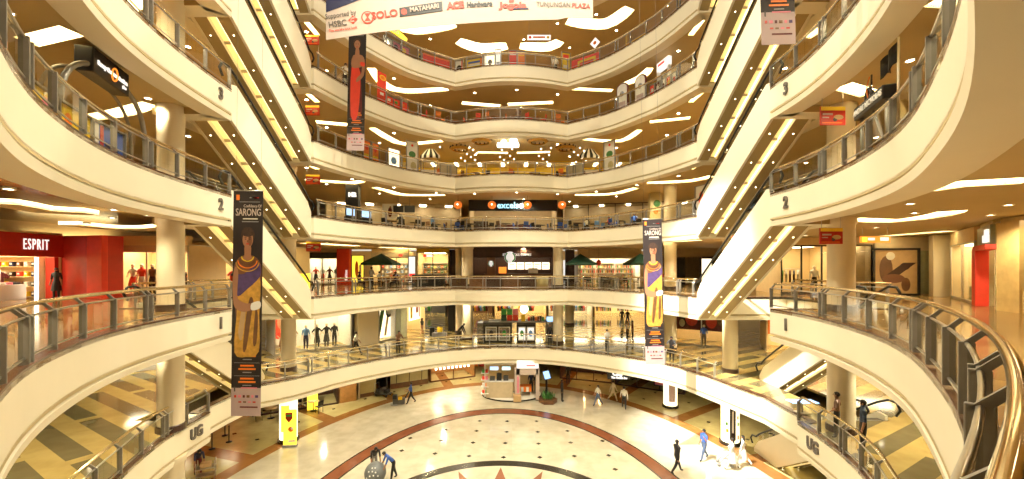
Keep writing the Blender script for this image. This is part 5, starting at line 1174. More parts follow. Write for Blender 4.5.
# promotion stand on the hall floor
r = empty('promotion_stand', (.0, 33.6, ZG+.03), 'white promotion stand with arched doorway and lit top sign at the back of the hall', 'kiosk')
q = MB(); q.lathe([(.001, 0), (2.45, 0), (2.45, .1), (.001, .1)], m='offwhite', seg=40); o = q.build('platform', r); o.scale.y = .75
q = MB(); q.lathe([(2.45, 0), (2.51, .0), (2.51, .07), (2.45, .1)], m='granite_black', seg=40, caps=False); o = q.build('platform_edge', r); o.scale.y = .75
m = MB(); m.box(.42, -1.4, 1.35, .42, .5, 2.5, 'banner_white', bev=.02); m.box(2.05, -1.4, 1.35, .28, .5, 2.5, 'banner_white', bev=.02); m.box(1.22, -1.4, 2.35, 1.8, .5, .55, 'banner_white', bev=.02); m.build('portal_frame', r)
m = MB(); m.box(1.25, -1.45, 2.92, 1.75, .6, .62, 'sign_white', bev=.06); m.build('lit_top_sign', r); m = MB(); m.box(.48, -1.66, 1.3, .14, .02, 1.3, 'pink'); m.box(1.5, -1.76, 2.85, .7, .02, .1, 'pink'); m.build('sign_lettering', r)
m = MB(); m.box(.42, -1.7, .3, .62, .7, .5, 'tan', bev=.02); m.build('step_box', r)
m = MB(); m.box(-1.0, -.9, .75, 2.2, .6, 1.3, 'beige', bev=.03); m.box(-1.0, -.9, 1.42, 2.3, .7, .06, 'white'); m.build('counter', r)
m = MB(); m.box(-.1, .8, 1.4, 4.3, .1, 2.6, 'shop_wall'); m.box(-1.0, -.2, 2.78, 2.4, 1.6, .1, 'offwhite'); m.build('back_wall', r)
for k in (0, 1): m = MB(); m.box(-1.45+.98*k, -1.15, 2.5, .72, .08, .34, 'white'); m.box(-1.45+.98*k, -1.2, 2.5, .64, .02, .24, 'screen' if k == 0 else 'sign_cyan'); m.build('menu_screen', r)
m = MB(); m.box(-2.2, -.9, 1.5, .12, .5, 2.7, 'offwhite', bev=.02)
for k in range(4): m.box(-2.2, -1.05, .45+.55*k, .62, .5, .04, 'white')
m.build('display_tower', r)
for k in range(8): box_thing('product_box', f'{("red", "green", "white", "orange", "red", "pink", "green", "red")[k]} product on the {("lowest", "second", "third", "top")[k//2]} tray of the display tower', 'product', (-2.32+.26*(k % 2), 32.5, ZG+.03+.472+.55*(k//2)), .2, .2, .26, ('bright_red', 'green', 'white', 'orange', 'bright_red', 'pink', 'green', 'red')[k])
for k in range(3): box_thing('drinks_machine', f'{("small dark", "tall black", "squat dark")[k]} drinks machine on the promotion counter', 'drinks machine', (-1.6+.55*k, 32.75, ZG+1.485), .4, .4, (.3, .55, .35)[k], ('dark_grey', 'black', 'dark_grey')[k])
r2 = empty('demo_table', (1.05, 33.1, ZG+.14), 'white table with orange striped cloth inside the promotion doorway', 'table')
m = MB(); m.box(0, 0, .75, 1.1, .7, .05, 'white'); m.build('tabletop', r2)
for a in (-.5, .5):
    for b in (-.3, .3): MB().box(a, b, .37, .06, .06, .74, 'white').build('leg', r2)
m = MB()
for k in range(5): m.box(-.44+.22*k, -.37, .58, .20, .02, .40, 'orange' if k % 2 == 0 else 'white')
m.box(0, 0, .785, 1.12, .72, .02, 'orange'); m.build('cloth', r2)
v = gp(548, 402.5); r = empty('planter', v, 'low brown six-sided planter with leafy plants beside the promotion stand', 'planter')
q = MB(); q.lathe([(.72, 0), (.75, .3), (.66, .3), (.66, .22), (.001, .22)], m='brown', seg=6, smooth=False); q.build('box', r)
m = MB()
for k in range(60):
    a = random.uniform(0, 2*PI); d = random.uniform(.05, .5); x, y = d*math.cos(a), d*math.sin(a); h_ = random.uniform(.35, .75); b = random.uniform(0, 2*PI); dx, dy = .25*math.cos(b), .25*math.sin(b)
    m.add([(x, y, .2), (x+dx*.4-dy*.18, y+dy*.4+dx*.18, .2+h_*.6), (x+dx, y+dy, .2+h_), (x+dx*.4+dy*.18, y+dy*.4-dx*.18, .2+h_*.6)], [(0, 1, 2, 3)], 'leaf')
m.build('foliage', r)
v = gp(546.5, 394.5); r = empty('screen_stand', v, 'black stand with tilted blue lit screen behind the brown planter', 'monitor', None, -.3); MB().box(0, 0, .05, .5, .4, .1, 'black').build('base', r); MB().box(0, 0, .9, .16, .1, 1.7, 'black').build('post', r)
m = MB(); m.box(.05, -.08, 1.65, .62, .08, .78, 'black', ry=-.3, bev=.02); m.box(.05, -.13, 1.65, .5, .01, .64, 'screen', ry=-.3); m.build('screen', r)
# shops round the hall
def gs(p0, p1, label, **k): return Shop(label, p0, p1, ZG+.012, k.pop('h', 3.2), k.pop('d', 3.), **k)
def hshop(*a, **k):
    s_ = gs(*a, **k); return s_
Shop_bulk = None
s = hshop((-24.5, 27.2), (-18.8, 28.6), 'orange lit room under the left gallery behind the rope posts', wallm='orange', d=1.2, frame=None, pane=False, lampw=.3)
s = hshop((-18.6, 28.6), (-13.6, 31.4), 'dark lounge with white light strip under the left gallery', wallm='dark_wood', frame='dark_wood', pane=False, lamp=None)
m = MB(); m.box(3.6, -.2, 2.3, 2.1, .12, .2, 'sign_white'); m.build('light_strip', s.r)
for k in range(3): cafe_set(*s.W(1.2+1.35*k, -1.0+.1*k)[:2], ZG+.03, 'before the dark lounge', 'tan', 'black', 2, .6+k)
q = MB(); q.box(0, 0, 1.3, .7, .12, 2.6, 'sign_yellow'); q.ball((0, -.06, 1.6), .2, 'orange', 10, 6, (1, .1, 1.6)); tag(q.build('banner_stand', None, gp(312.5, 410), .4), 'narrow pale yellow banner left of the dark lounge', 'banner stand')
q = MB(); q.box(0, 0, 1.62, 1.3, .3, 3.24, 'wood', bev=.02); tag(q.build('wood_screen', None, (-13.1, 31.9, ZG+.012), .6), 'orange wood wall panel between dark lounge and pale yellow panel', 'panel')
q = MB(); q.box(0, 0, 1.62, .16, .2, 3.24, 'column'); q.box(.75, 0, 1.62, 1.3, .12, 3.24, 'partition'); q.box(.75, -.07, .2, 1.3, .05, .3, 'brown'); tag(q.build('hoarding_screen', None, (-12.5, 32.6, ZG+.012), .65), 'pale yellow board left of the dark doorway', 'panel')
s = hshop((-11.9, 34.2), (-10.9, 35.0), 'dark doorway between two pale yellow boards', wallm='dark_grey', frame=None, pane=False, lamp=None)
r = empty('hoarding', (-10.7, 35.2, ZG+.012), 'long pale yellow board with brown base and dark struts under the left gallery', 'hoarding', None, .55)
m = MB(); m.box(1.7, 0, 1.62, 3.4, .12, 3.24, 'partition'); m.build('board', r); m = MB(); m.box(1.7, -.08, .22, 3.4, .06, .44, 'brown'); m.build('base', r)
for k in range(3): m = MB(); m.tube([(.5+1.15*k, -.08, .4), (.6+1.15*k, -.08, 3.2)], .03, 'dark_wood', 5); m.build('strut', r)
m = MB(); m.box(2.4, -.2, 2.55, 1.5, .1, .34, 'sign_white'); m.box(1.75, -.2, 2.5, .3, .12, .26, 'leaf'); m.build('lit_sign', r)
s = hshop((-7.6, 37.2), (-3.6, 39.2), 'shop with row of slanted white lit bars in a brown frame', wallm='wood', frame='brown', pane=False, lampw=.3, mull=2)
for k in range(9): m = MB(); m.slab([(.45+.4*k, -.1, 1.1), (.62+.4*k, -.1, 1.1), (.56+.4*k, -.1, 2.3), (.40+.4*k, -.1, 2.3)], (0, 1, 0), .05, 'lamp_white'); m.build('lit_bar', s.r)
for k in range(5): box_thing('product_stand', f'{("red", "orange", "dark red", "pale", "brown")[k]} product stand far behind the hall, {("first", "second", "third", "fourth", "fifth")[k]} from the left', 'stand', (-4.9+.85*k, 43.5, ZG+.012), .7, .5, 1.6+.2*(k % 2), ('bright_red', 'orange', 'red', 'offwhite', 'brown')[k])
s = hshop((4.6, 38.6), (9.2, 36.9), 'dark restaurant with slanted orange lit tables behind the hall', wallm='dark_wood', frame='dark_wood', pane=False, lamp=None, mull=3)
for k in range(3): m = MB(); m.box(.9+1.4*k, .8, 2.3, 1.2, .9, .06, 'wood', ry=-.15); m.build('lit_canopy', s.r); lamp('POINT', 'canopy_lamp', s.W(.9+1.4*k, .6, 1.9), 35, (1, .6, .25), .05)
s = hshop((9.4, 36.6), (14.5, 33.6), 'dark shop front beside the restaurant under the right gallery', wallm='dark_wood', frame='dark_wood', pane=False, lamp=None, mull=3)
poster(s.W(3.9, -.15, .5), s.rz, .8, 1.8, 'upright blue and pink poster by the far right pillar', 'black', 'sky_blue', [('r', 0, .28, 1, .5, 'pink')], 'framed_poster')
r = empty('lit_sign', at(619, 376, 30.2), 'two-line white glowing sign under the right gallery edge', 'sign')
text('sign_text', 'City', .42, 'sign_white', r, (-.1, 0, .16), (PI/2, .06, 0), .03, .03, 1.1); text('sign_text', 'The Health Bar', .20, 'sign_white', r, (.02, 0, -.14), (PI/2, .06, 0), .03, .015, .98)
m = MB(); m.box(0, .12, .06, 1.7, .1, .66, 'black'); m.build('sign_board', r); m = MB(); m.tube([(-.6, .12, .3), (-.6, .12, ZU-1.05-r.location.z)], .012); m.tube([(.6, .12, .3), (.6, .12, ZU-1.05-r.location.z)], .012); m.build('hanging_rod', r)
# ================================================================== second floor
path_back = offset(BACK, .72, False); path_fl = offset(FL, .75, False); path_fr = offset(FR, .75, False)
def at_px(path, px):
    k = (px-512)/F
    for a, b in zip(path, path[1:]):
        fa, fb = a[0]-k*a[1], b[0]-k*b[1]
        if fa*fb <= 0 and abs(fa-fb) > 1e-9 and min(a[1], b[1]) > 2:
            t = fa/(fa-fb); d = Vector((b[0]-a[0], b[1]-a[1])); return Vector((a[0]+(b[0]-a[0])*t, a[1]+(b[1]-a[1])*t, 0)), math.atan2(d.y, d.x)
def board(path, z, px, w_, z0, h_, label, field, art=(), frame='bracket', name='display_board', dd=0.):
    p, a = at_px(path, px); n = Vector((-math.sin(a), math.cos(a), 0)); p = p+n*dd
    o = poster((p.x, p.y, z+.005), a, w_, h_, label, frame, field, art, name, z0, .05)
    if z0 > .05:
        m = MB()
        for s_ in (-1, 1): m.tube([(s_*w_*.4, .06, 0), (s_*w_*.4, .06, z0+h_*.9)], .02, 'bracket', 6)
        m.build('stand', o)
    return o
L2 = Z2
for k, (px, f, art, lb) in enumerate(((8, 'white', [('o', 0, .5, .6, .5, 'mirror_grey')], 'pale framed board nearest the viewer'), (40, 'yellow', [('d', .1, .5, .5, .7, 'pink'), ('r', -.2, .2, .4, .16, 'bright_red')], 'yellow board with red lettering, left of two'),
        (76, 'yellow', [('r', .1, .25, .5, .2, 'bright_red'), ('o', -.2, .6, .2, .4, 'orange')], 'yellow board with red lettering, right of two'), (109, 'blue', [('r', -.35, .5, .12, .9, 'white'), ('r', .1, .4, .4, .2, 'navy'), ('r', -.2, .5, .1, .9, 'red')], 'blue board with pale stripes'))):
    board(path_fl, L2, px, 1.35, .06, .95, lb+' behind the left second-floor railing', f, art)
# arch with hanging black sign
r = empty('entrance_arch', (-11.9, 11.8, L2+.004), 'steel arch carrying a black lit sign behind the left second-floor railing', 'arch')
pts = []
for k in range(21):
    a = PI*k/20; u = -1.9*math.cos(a); pts.append((u*-.30, u*.95, 2.75*math.sin(a)**.45 if 0 < k < 20 else 0))
MB().tube(pts, .07, 'bracket', 8).build('arch_tube', r)
MB().tube([(p[0]-.5, p[1]*1.02, p[2]*.97) for p in pts], .05, 'bracket', 8).build('rear_tube', r)
r = empty('hanging_lightbox', (-12.0, 11.75, 7.4), 'black lightbox with white lettering and orange loop, hung on the steel arch', 'sign', None, math.radians(109.6))
m = MB(); m.box(0, 0, 0, 1.75, .42, .70, 'black', bev=.03); m.build('case', r); text('sign_text', 'Sunny Communication', .165, 'sign_white', r, (0.02, -.22, .0), (PI/2, 0, 0), .01, .012, .95)
text('sign_text', 'plus', .12, 'sign_white', r, (.58, -.22, -.17), (PI/2, 0, 0), .01, .008)
q = MB(); q.tube([(.13*math.cos(t), 0, .2*math.sin(t)) for t in (2*PI*k/16 for k in range(16))], .022, 'sign_orange', 6, closed=True); o = q.build('loop_logo', r, (.08, -.225, 0)); o.rotation_euler.y = .3
# banner board, flag and wreath on the right
r = empty('name_board', (9.95, 11.0, L2+.004), 'black board with white capital letters behind the right second-floor railing', 'sign', None, math.atan2(-1.5, -.61)+0*PI)
m = MB(); m.box(0, 0, 1.52, 1.75, .3, .36, 'black', bev=.03); m.build('board', r); text('sign_text', 'ANDRE NICHOLAS', .22, 'sign_white' if False else 'white', r, (0, -.16, 1.52), (PI/2, 0, 0), .01, .006, .92)
for s_ in (-1, 1): MB().tube([(s_*.75, 0, 0), (s_*.75, 0, 1.4)], .04, 'bracket', 8).build('leg', r)
MB().tube([(-.7, 0, .1), (.0, 0, 1.3)], .03, 'bracket', 6).build('brace', r); MB().tube([(.7, 0, .1), (.0, 0, 1.3)], .03, 'bracket', 6).build('brace', r)
r = empty('black_flag', (9.95, 10.3, L2+.004), 'black flag on a pale pole above the lettered board, second floor right', 'flag', None, math.atan2(-1.4, -.6))
MB().tube([(0, 0, 0), (0, 0, 2.95)], .025, 'column', 8).build('pole', r); MB().lathe([(.2, 0), (.2, .04), (.03, .06)], m='black', seg=14).build('base', r)
m = MB(); vs = []; fs = []
for i in range(13):
    u = -i*.072; y = .06*math.sin(i*.9); dz = .05*math.sin(i*.8)-.012*i
    for yy in (y, y+.015): vs += [(u, yy, 2.9+dz), (u, yy, 2.38+dz+.03*math.sin(i*2.1))]
for i in range(12):
    a = 4*i; b = a+4; fs += [(a, a+1, b+1, b), (a+2, b+2, b+3, a+3), (a, b, b+2, a+2), (a+1, a+3, b+3, b+1)]
m.add(vs, fs, 'black', True); m.build('flag_cloth', r)
r = empty('ribbon_wreath', (10.7, 11.9, L2+.004), 'black wreath with orange ribbons on a dark pole left of the black flag', 'wreath', None, -1.9)
MB().tube([(0, 0, 0), (0, 0, 2.75)], .022, 'black', 8).build('pole', r); MB().lathe([(.2, 0), (.2, .04), (.03, .06)], m='black', seg=14).build('base', r)
q = MB(); q.tube([(.16*math.cos(t), -.06, 2.1+.24*math.sin(t)) for t in (2*PI*k/16 for k in range(16))], .055, 'black', 6, closed=True); q.build('ring', r)
m = MB(); m.tube([(.0, -.05, 2.7), (-.25, -.05, 2.3), (-.36, -.05, 1.5)], .015, 'orange', 5); m.tube([(0, -.12, 2.3), (.06, -.12, 2.05), (-.02, -.12, 1.85)], .02, 'orange', 5); m.build('ribbon', r)
# cafe with cyan sign
s = Shop('dark cafe front with cyan lit sign in the middle of the second floor', (-4.0, 37.0), (4.2, 37.0), L2, 3.28, 4.5, wallm='black', inner='beige', frame=None, pane=False, lampw=.2, board='black', boardh=1.0)
text('sign_text', 'excelso', .80, 'sign_cyan', s.r, (3.85, -.16, 2.76), (PI/2, 0, 0), .04, .012, 1.0)
box_thing('cafe_counter', 'long dark red counter of the second-floor cafe', 'counter', (.5, 38.6, L2), 4.2, .7, 1.15, 'maroon'); box_thing('cafe_cabinet', 'dark cabinet left of the second-floor cafe counter', 'cabinet', (-3.0, 38.8, L2), 1.4, .6, 1.5, 'dark_wood')
for k, px in enumerate((458, 492, 527.5, 562)):
    p = at(px, 205, 34.6); q = MB(); q.ball((0, 0, 0), .36, 'lantern', 18, 12, (1, 1, .95)); q.lathe([(.12, .34), (.12, .38)], m='dark_wood', seg=12); q.tube([(0, 0, .36), (0, 0, Z3-1.06-p.z)], .01, 'black', 5); q.ball((0, -.33, 0), .07, 'lamp_white', 8, 6)
    tag(q.build('globe_lantern', None, p), f'orange globe lantern over the second-floor cafe, {("leftmost", "second from left", "third from left", "rightmost")[k]}', 'lantern')
for k in range(14):
    x = -9.5+1.5*k; y = 33.6+.9*((k*7) % 3)-.35*abs(k-6)*.9
    if y < 30: y = 30+.3*k % 1
    if inside((x, y), offset(LOOP, 1.3)): y += 2.2
    cafe_set(x, y, L2, f'of the second floor, {("left", "left", "middle", "right", "right")[min(4, k//3)]} part', 'dark_wood', ('black', 'black', 'brown', 'blue')[k % 4] if k < 9 else ('blue', 'black', 'sky_blue')[k % 3], 3, k)
for k, (x, y, c) in enumerate(((-9.4, 31.6, 'black'), (-7.2, 33.4, 'sky_blue'), (-5.2, 34.6, 'navy'), (6.0, 34.6, 'white'), (7.6, 33.2, 'bright_red'), (9.2, 31.5, 'blue'))):
    person((x+.5, y+.25, L2+.02), 1.2*k, f'person in {("black", "pale blue", "navy", "white", "red", "blue")[k]} seated at the second-floor cafe tables', c, 'black', 'sit', 1.68)
p = at(353, 200, 30.0); r = empty('sign_tower', (p.x, p.y, L2), 'tall black tower with small white lettering, left back of the second floor', 'sign'); MB().box(0, 0, 1.62, .95, .5, 3.2, 'black', bev=.02).build('tower_body', r); text('sign_text', 'N2', .4, 'sign_white', r, (.05, -.27, 2.45), (PI/2, 0, 0), .02, .04, 1.1)
for k, px in enumerate((351, 366)):
    p, a = at_px(offset(BACK, 1.3, False), px); r = empty('television', (p.x, p.y, L2+.005), f'blue lit television on a black cabinet, {("left", "right")[k]} of two on the second floor', 'television', None, a); MB().box(0, 0, .25, .8, .4, .5, 'black', bev=.02).build('cabinet', r); m = MB(); m.box(0, 0, .8, .85, .1, .56, 'black', bev=.02); m.box(0, -.055, .8, .76, .01, .46, 'screen'); m.build('screen', r)
for k, px in enumerate((398.5, 409.5)):
    p = at(px, 209, 36.0); r = empty('wall_screen', p, f'dark wall screen over the cafe tables, {("left", "right")[k]} of two, second floor', 'screen'); MB().box(0, 0, 0, .93, .1, .60, 'black', bev=.02).build('screen', r); MB().tube([(0, .05, .28), (0, .05, Z3-1.05-p.z)], .025, 'bracket', 6).build('ceiling_rod', r)
poster(at(390, 212, 36.4), 0, 1.3, 1.3, 'white picture of a dancer left of the dark wall screens', 'white', 'white', [('o', 0, .45, .3, .7, 'maroon'), ('o', .02, .8, .12, .14, 'skin')], 'wall_picture').location.z -= .6
q = MB(); q.box(0, 0, 1.64, 1.0, .4, 3.28, 'partition', bev=.02); q.ball((.1, -.2, 2.4), .3, 'leaf', 10, 6, (1, .1, 1)); q.ball((0, -.2, 1.7), .2, 'orange', 10, 6, (1, .1, 1)); tag(q.build('advert_pillar', None, (12.0, 33.6, L2)), 'yellow green advertising pillar on the right of the second floor', 'pillar')
board(path_back, L2, 689, 1.6, .3, 1.9, 'white board with red and black figures at the right end, second floor', 'white', [('o', -.2, .5, .25, .6, 'bright_red'), ('o', .25, .5, .14, .7, 'black'), ('o', 0, .5, .1, .6, 'sky_blue')], dd=1.2)
s = Shop('yellowish shop wall behind the left second-floor tables', (-17.5, 37.5), (-5.0, 40.0), L2, 3.28, 2., wallm='beige', frame='beige', pane=False, lampw=.25, mull=5)
s = Shop('dark glazed shop behind the right second-floor tables', (5.0, 40.0), (17.5, 37.0), L2, 3.28, 2., wallm='dark_grey', inner='beige', frame='dark_grey', pane=False, lampw=.15, mull=5)
# ================================================================== third floor food court
L3 = Z3
s = Shop('yellow lit food court wall in the middle of the third floor', (-11.5, 39.5), (12, 39.5), L3, 3.19, 2.4, wallm='yellow', inner='yellow', frame=None, pane=False, lampw=.12)
for k in range(9): shelf_unit((-9.6+2.4*k, 39.4, L3+.01), 0, 1.6, 1.5, f'{("first", "second", "third", "fourth", "fifth", "sixth", "seventh", "eighth", "ninth")[k]} food stall front from the left, third floor', 1, 4, PAL[k:]+PAL[:k], 'yellow')
p = at(508, 143.8, 32.7); r = empty('cloud_lamp', p, 'glowing white cloud-shaped lamp hung over the third-floor food court', 'lamp')
m = MB(); m.box(0, 0, -.1, 1.8, .3, .42, 'lamp_white', bev=.12); m.ball((.45, 0, .2), .34, 'lamp_white', 14, 8, (1, .5, 1)); m.ball((-.35, 0, .12), .24, 'lamp_white', 12, 8, (1, .5, 1)); m.build('lit_body', r); m = MB()
for s_ in (-.7, .7): m.tube([(s_, 0, 0), (s_, 0, Z4-1.05-p.z)], .012, 'black', 5)
m.build('hanging_wire', r)
for k, (px, py) in enumerate(((481.5, 141.5), (460, 149), (538, 141.5), (566, 148.5))):
    p = at(px, py, 32.4 if py < 145 else 33.6); r = empty('ring_chandelier', p, f'round chandelier with dark dots, {("second", "first", "third", "fourth")[k]} from the left, third floor', 'chandelier')
    MB().lathe([(.62, -.12), (.82, .0), (.82, .06), (.62, .0)], m='gold_cloth', seg=28, caps=False).build('ring', r); m = MB()
    for j in range(14): a = 2*PI*j/14; m.ball((.82*math.cos(a), .82*math.sin(a), .1), .07, 'black', 8, 6)
    m.build('dot_pattern', r); m = MB()
    for j in range(3): a = 2*PI*j/3; m.tube([(.7*math.cos(a), .7*math.sin(a), .02), (0, 0, Z4-1.05-p.z)], .008, 'black', 4)
    m.build('hanging_wire', r)
bm_ = MB(); bm_.ball((0, 0, 0), .065, 'bulb_glow', 10, 8); BULB = bm_.mesh('bulb')
for k in range(34):
    px = 440+ (k*37) % 150; py = 147+((k*23) % 17); Y = min(33.4+(k*13) % 5, 10.1*400/(268-py)); p = at(px, py, Y)
    o = empty('pendant_bulb', p, 'small glowing bulb hung over the third-floor food court', 'lamp', 'hanging bulbs of the food court'); link('bulb', BULB, o); MB().tube([(0, 0, .08), (0, 0, Z4-1.05-p.z)], .005, 'black', 4).build('cord', o)
for k, px in enumerate((430.5, 589)):
    p = at(px, 155, 34.6); r = empty('striped_awning', (p.x, p.y, L3), f'black and white striped awning on a stall, {("left", "right")[k]} of two, third floor', 'awning'); m = MB(); n = 8
    for j in range(n):
        a0, a1 = PI*.12+PI*.76*j/n, PI*.12+PI*.76*(j+1)/n; f = lambda a, rr, z: (rr*math.cos(a)*-1, -rr*math.sin(a)*.5, z)
        m.add([f(a0, .35, 2.95), f(a1, .35, 2.95), f(a1, .9, 2.35), f(a0, .9, 2.35), f(a1, .92, 2.1), f(a0, .92, 2.1)], [(0, 1, 2, 3), (3, 2, 4, 5)], 'black' if j % 2 == 0 else 'white')
    m.build('canopy', r); m = MB()
    for s_ in (-.6, .6): m.tube([(s_, 0, 0), (s_, 0, 2.5)], .03, 'bracket', 6)
    m.build('post', r); MB().box(0, 0, .55, 1.5, .6, 1.1, 'offwhite', bev=.02).build('counter', r)
for k in range(10): cafe_set(-5.6+1.25*k, 33.9+.7*(k % 2), L3, f'of the third-floor food court, {("left", "middle", "right")[min(2, k//4)]} part', 'wood', ('orange', 'brown', 'yellow', 'black')[k % 4], 3, k*.8)
for k in range(4): board(path_back, L3, (445, 452, 571, 578)[k], .85, .03, 1.0, f'beige screen panel at the {("outer left", "inner left", "inner right", "outer right")[k]} bend of the third-floor railing', 'beige', (), 'bracket')
for k, px in enumerate((367, 375.5)): board(path_back, L3, px, .62, .12, 1.35, f'orange poster on the third-floor railing, {("left", "right")[k]} of two', 'orange', [('o', 0, .65, .4, .25, 'bright_red'), ('r', 0, .25, .7, .15, 'yellow')])
board(path_back, L3, 374, .9, 1.7, 1.0, 'green and yellow shop sign above the orange posters, third floor', 'green', [('r', .25, .5, .3, 1, 'orange')], None, 'shop_sign', 1.6)
for k, px in enumerate((415, 606)): board(path_back, L3, px, .95, .05, 2.5, f'tall pale board with green print, {("left", "right")[k]} of two, third floor', 'offwhite', [('o', 0, .6, .6, .2, 'leaf'), ('o', .1, .25, .5, .25, 'partition'), ('o', 0, .88, .2, .08, 'bright_red')], dd=.5)
board(path_back, L3, 394, 1.0, .05, 1.4, 'white lit board left of the striped awning, third floor', 'poster_glow', [('o', 0, .4, .5, .4, 'sky_blue')])
# ================================================================== fourth floor
L4 = Z4
board(path_back, L4, 382, .8, .1, 2.35, 'tall red board with yellow oval, fourth floor left', 'bright_red', [('o', .1, .85, .7, .16, 'yellow'), ('o', .1, .85, .5, .1, 'orange'), ('r', 0, .35, .4, .08, 'white')], None)
for k, px in enumerate((390, 397, 404)): board(path_back, L4, px, .62, .05, .95, f'low red panel at the fourth-floor railing, {("left", "middle", "right")[k]} of three', 'bright_red', [('r', -.1, .7, .4, .2, ('white', 'green', 'orange')[k])])
for k in range(9):
    p, a = at_px(offset(BACK, 1.5, False), 415+20*k); cafe_set(p.x, p.y, L4, f'of the fourth floor, {("left", "middle", "right")[k//3]} part', 'wood', ('bright_red', 'orange', 'brown')[k % 3], 3, k)
for k, px in enumerate((622, 640)):
    p, a = at_px(offset(BACK, 1.2, False), px); r = empty('gate_panel', (p.x, p.y, L4+.004), f'white arched panel in maroon frame, {("left", "right")[k]} of two, fourth floor right', 'panel', None, a); m = MB(); w2 = .42; ar = [(-w2, 0), (w2, 0), (w2, 2.0)]+[(w2*math.cos(t), 2.0+.35*math.sin(t)) for t in (PI*j/10 for j in range(1, 10))]+[(-w2, 2.0)]
    m.slab([(x*1.2, .02, z*1.04) for x, z in ar], (0, 1, 0), .10, 'maroon'); m.build('frame', r); m = MB(); m.slab([(x, -.02, z) for x, z in ar], (0, 1, 0), .05, 'white'); m.ball((0, -.02, 1.6), .2, 'mirror_grey', 10, 6, (1, .1, 1)); m.box(0, -.03, .7, .6, .02, .6, 'banner_lilac'); m.build('panel', r)
p, a = at_px(offset(BACK, 1.6, False), 664); r = empty('lit_sign_stand', (p.x, p.y, L4+.004), 'white lit sign box with red line on two posts, fourth floor right', 'sign', None, a-.25); MB().box(0, 0, 2.5, 1.3, .3, .62, 'sign_white', bev=.04).build('sign_box', r); m = MB(); m.box(-.1, -.16, 2.58, .7, .01, .14, 'sign_red'); m.build('sign_line', r)
for s_ in (-.58, .58): MB().box(s_, 0, 1.1, .14, .2, 2.2, 'white').build('post', r)
for k in range(5): board(path_back, L4, 652+5.5*k, .42, .05, .95, f'{("first", "second", "third", "fourth", "fifth")[k]} small red display from the left at the right fourth-floor railing', ('bright_red', 'maroon', 'white', 'bright_red', 'offwhite')[k], [('o', 0, .6, .5, .3, ('white', 'offwhite', 'maroon', 'yellow', 'bright_red')[k])])
# ================================================================== fifth floor
L5 = Z5
p, a = at_px(offset(BACK, 1.0, False), 392); r = empty('lettered_arch', (p.x, p.y, L5+.004), 'yellow curved sign with pale letters over the left fifth-floor railing', 'sign', None, a)
m = MB()
for j in range(8): u = -1.3+2.6*(j+.5)/8; m.box(u, 0, 1.65+.28*(1-(u/1.3)**2), .36, .12, .36, 'sign_yellow', ry=.28*u)
m.build('curved_board', r); text('sign_text', 'SOLO', .34, 'white', r, (0, -.08, 1.86), (PI/2, 0, 0), .01, .02, 1.3)
for s_ in (-1.2, 1.2): MB().tube([(s_, 0, 0), (s_, 0, 1.6)], .03, 'bracket', 6).build('post', r)
for k, px in enumerate((388, 397, 405)): board(path_back, L5, px, .75, .05, .9, f'{("pale", "pink and navy", "pink and yellow")[k]} goods panel at the left fifth-floor railing', ('white', 'pink', 'pink')[k], [('o', -.1, .6, .5, .4, ('lamp_white', 'navy', 'yellow')[k]), ('r', .2, .2, .3, .2, ('grey', 'maroon', 'brown')[k])])
for k, px in enumerate((428, 436.5, 445)): board(path_back, L5, px, .82, .03, .98, f'bright red panel behind the fifth-floor railing, {("left", "middle", "right")[k]} of three', 'bright_red', [('r', 0, .93, 1, .06, 'orange')], None)
board(path_back, L5, 420, .35, .1, .8, 'small yellow and black board left of the red panels, fifth floor', 'yellow', [('o', 0, .6, .5, .4, 'black')])
board(path_back, L5, 459, .7, .03, 1.1, 'white board with black swoosh and red edge at the left bend, fifth floor', 'white', [('o', 0, .4, .7, .5, 'black'), ('r', .4, .5, .2, 1, 'bright_red')])
board(path_back, L5, 474, 1.5, .05, 1.0, 'yellow board with coloured stripes right of the bend, fifth floor', 'yellow', [('r', 0, .72, .7, .16, 'blue'), ('r', 0, .5, .7, .16, 'white'), ('r', .05, .3, .6, .14, 'green'), ('r', .42, .5, .14, 1, 'orange')])
board(path_back, L5, 490, .9, .05, 1.1, 'white lit board with round mark, fifth floor middle', 'poster_glow', [('o', 0, .5, .4, .4, 'grey')]); board(path_back, L5, 498, .5, .05, 1.5, 'narrow white lit board, fifth floor middle', 'sign_white', [('r', 0, .3, .5, .1, 'grey')])
board(path_back, L5, 513, .62, .05, 1.55, 'tall crimson board beside the orange one, fifth floor middle', 'pink' if False else 'bright_red', [('r', 0, .8, .8, .05, 'white')], dd=.3); board(path_back, L5, 521.5, .66, .05, 1.5, 'tall orange board beside the crimson one, fifth floor middle', 'orange', [('r', 0, .8, .8, .05, 'yellow')], dd=.3)
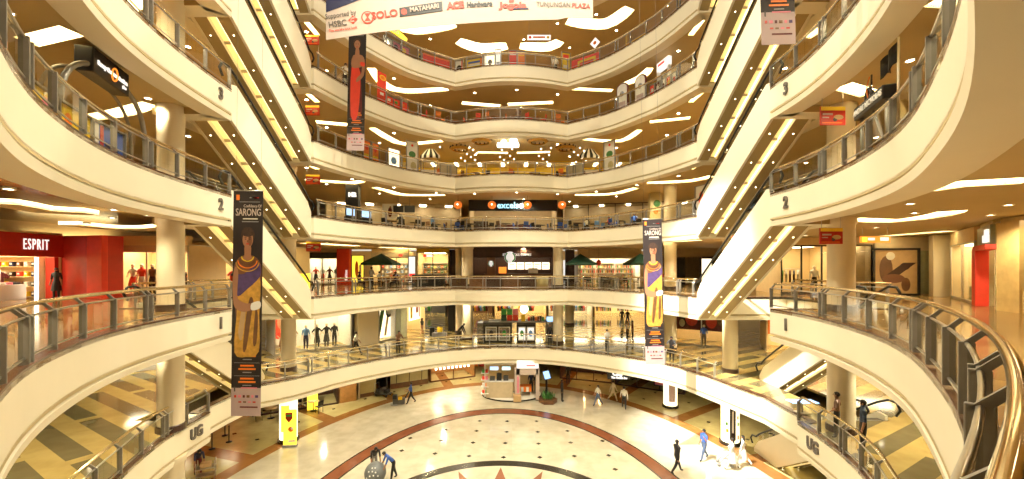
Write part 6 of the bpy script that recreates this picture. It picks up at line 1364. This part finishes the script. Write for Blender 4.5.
p = at(539, 37.5, 33.5); r = empty('hanging_sign', p, 'long white hanging sign with orange marks, fifth floor middle', 'sign'); MB().box(0, 0, 0, 1.95, .08, .42, 'sign_white', bev=.02).build('board', r); m = MB(); m.ball((-.75, -.03, 0), .13, 'bright_red', 10, 6, (1, .2, 1)); m.ball((.75, -.03, 0), .13, 'yellow', 10, 6, (1, .2, 1)); m.box(0, -.045, 0, 1.0, .01, .14, 'orange'); m.build('print', r); m = MB()
for s_ in (-.85, .85): m.tube([(s_, 0, .2), (s_, 0, Z6-1.05-p.z)], .01, 'steel', 5)
m.build('hanging_rod', r)
for k in range(3): clothes_rack((.9+1.1*k, 33.7, L5+.004), 0, .9, f'{("left", "middle", "right")[k]} rack at the fifth-floor middle', 4, (['black', 'navy', 'brown', 'orange'], ['black', 'bright_red', 'pink', 'green'], ['orange', 'black', 'bright_red', 'white'])[k], 1.0)
board(path_back, L5, 566, .75, .05, 1.75, 'tall yellow board with red lettering at the right bend, fifth floor', 'yellow', [('r', 0, .8, .7, .22, 'bright_red'), ('r', 0, .35, .6, .14, 'white'), ('r', 0, .15, .7, .1, 'orange')])
board(path_back, L5, 585, 2.4, .05, 1.0, 'long red banner with yellow centre at the right fifth-floor railing', 'bright_red', [('r', .05, .5, .65, .6, 'yellow'), ('r', .05, .5, .5, .24, 'bright_red')], None)
p, a = at_px(offset(BACK, 1.5, False), 595); r = empty('diamond_sign', (p.x, p.y, L5+.004), 'white diamond sign with orange mark over the right fifth-floor railing', 'sign', None, a); m = MB(); m.box(0, 0, 2.3, .6, .08, .6, 'sign_white', ry=PI/4+.1, bev=.01); m.build('board', r); m = MB(); m.ball((0, -.04, 2.3), .15, 'orange', 10, 6, (1, .15, 1)); m.build('print', r); MB().tube([(0, .06, 0), (0, .06, 2.0)], .025, 'bracket', 6).build('post', r)
r = empty('yellow_frame_stand', (9.0, 29.2, L5+.004), 'yellow tube frame stand beside the diamond sign, fifth floor', 'stand', None, -.9); m = MB(); m.tube([(-.8, 0, 0), (-.8, 0, 1.5), (.8, 0, 1.9), (.8, 0, 0)], .035, 'yellow', 6); m.tube([(-.8, 0, .8), (.8, 0, .9)], .025, 'yellow', 6); m.build('frame', r)
sc.view_settings.exposure = .40
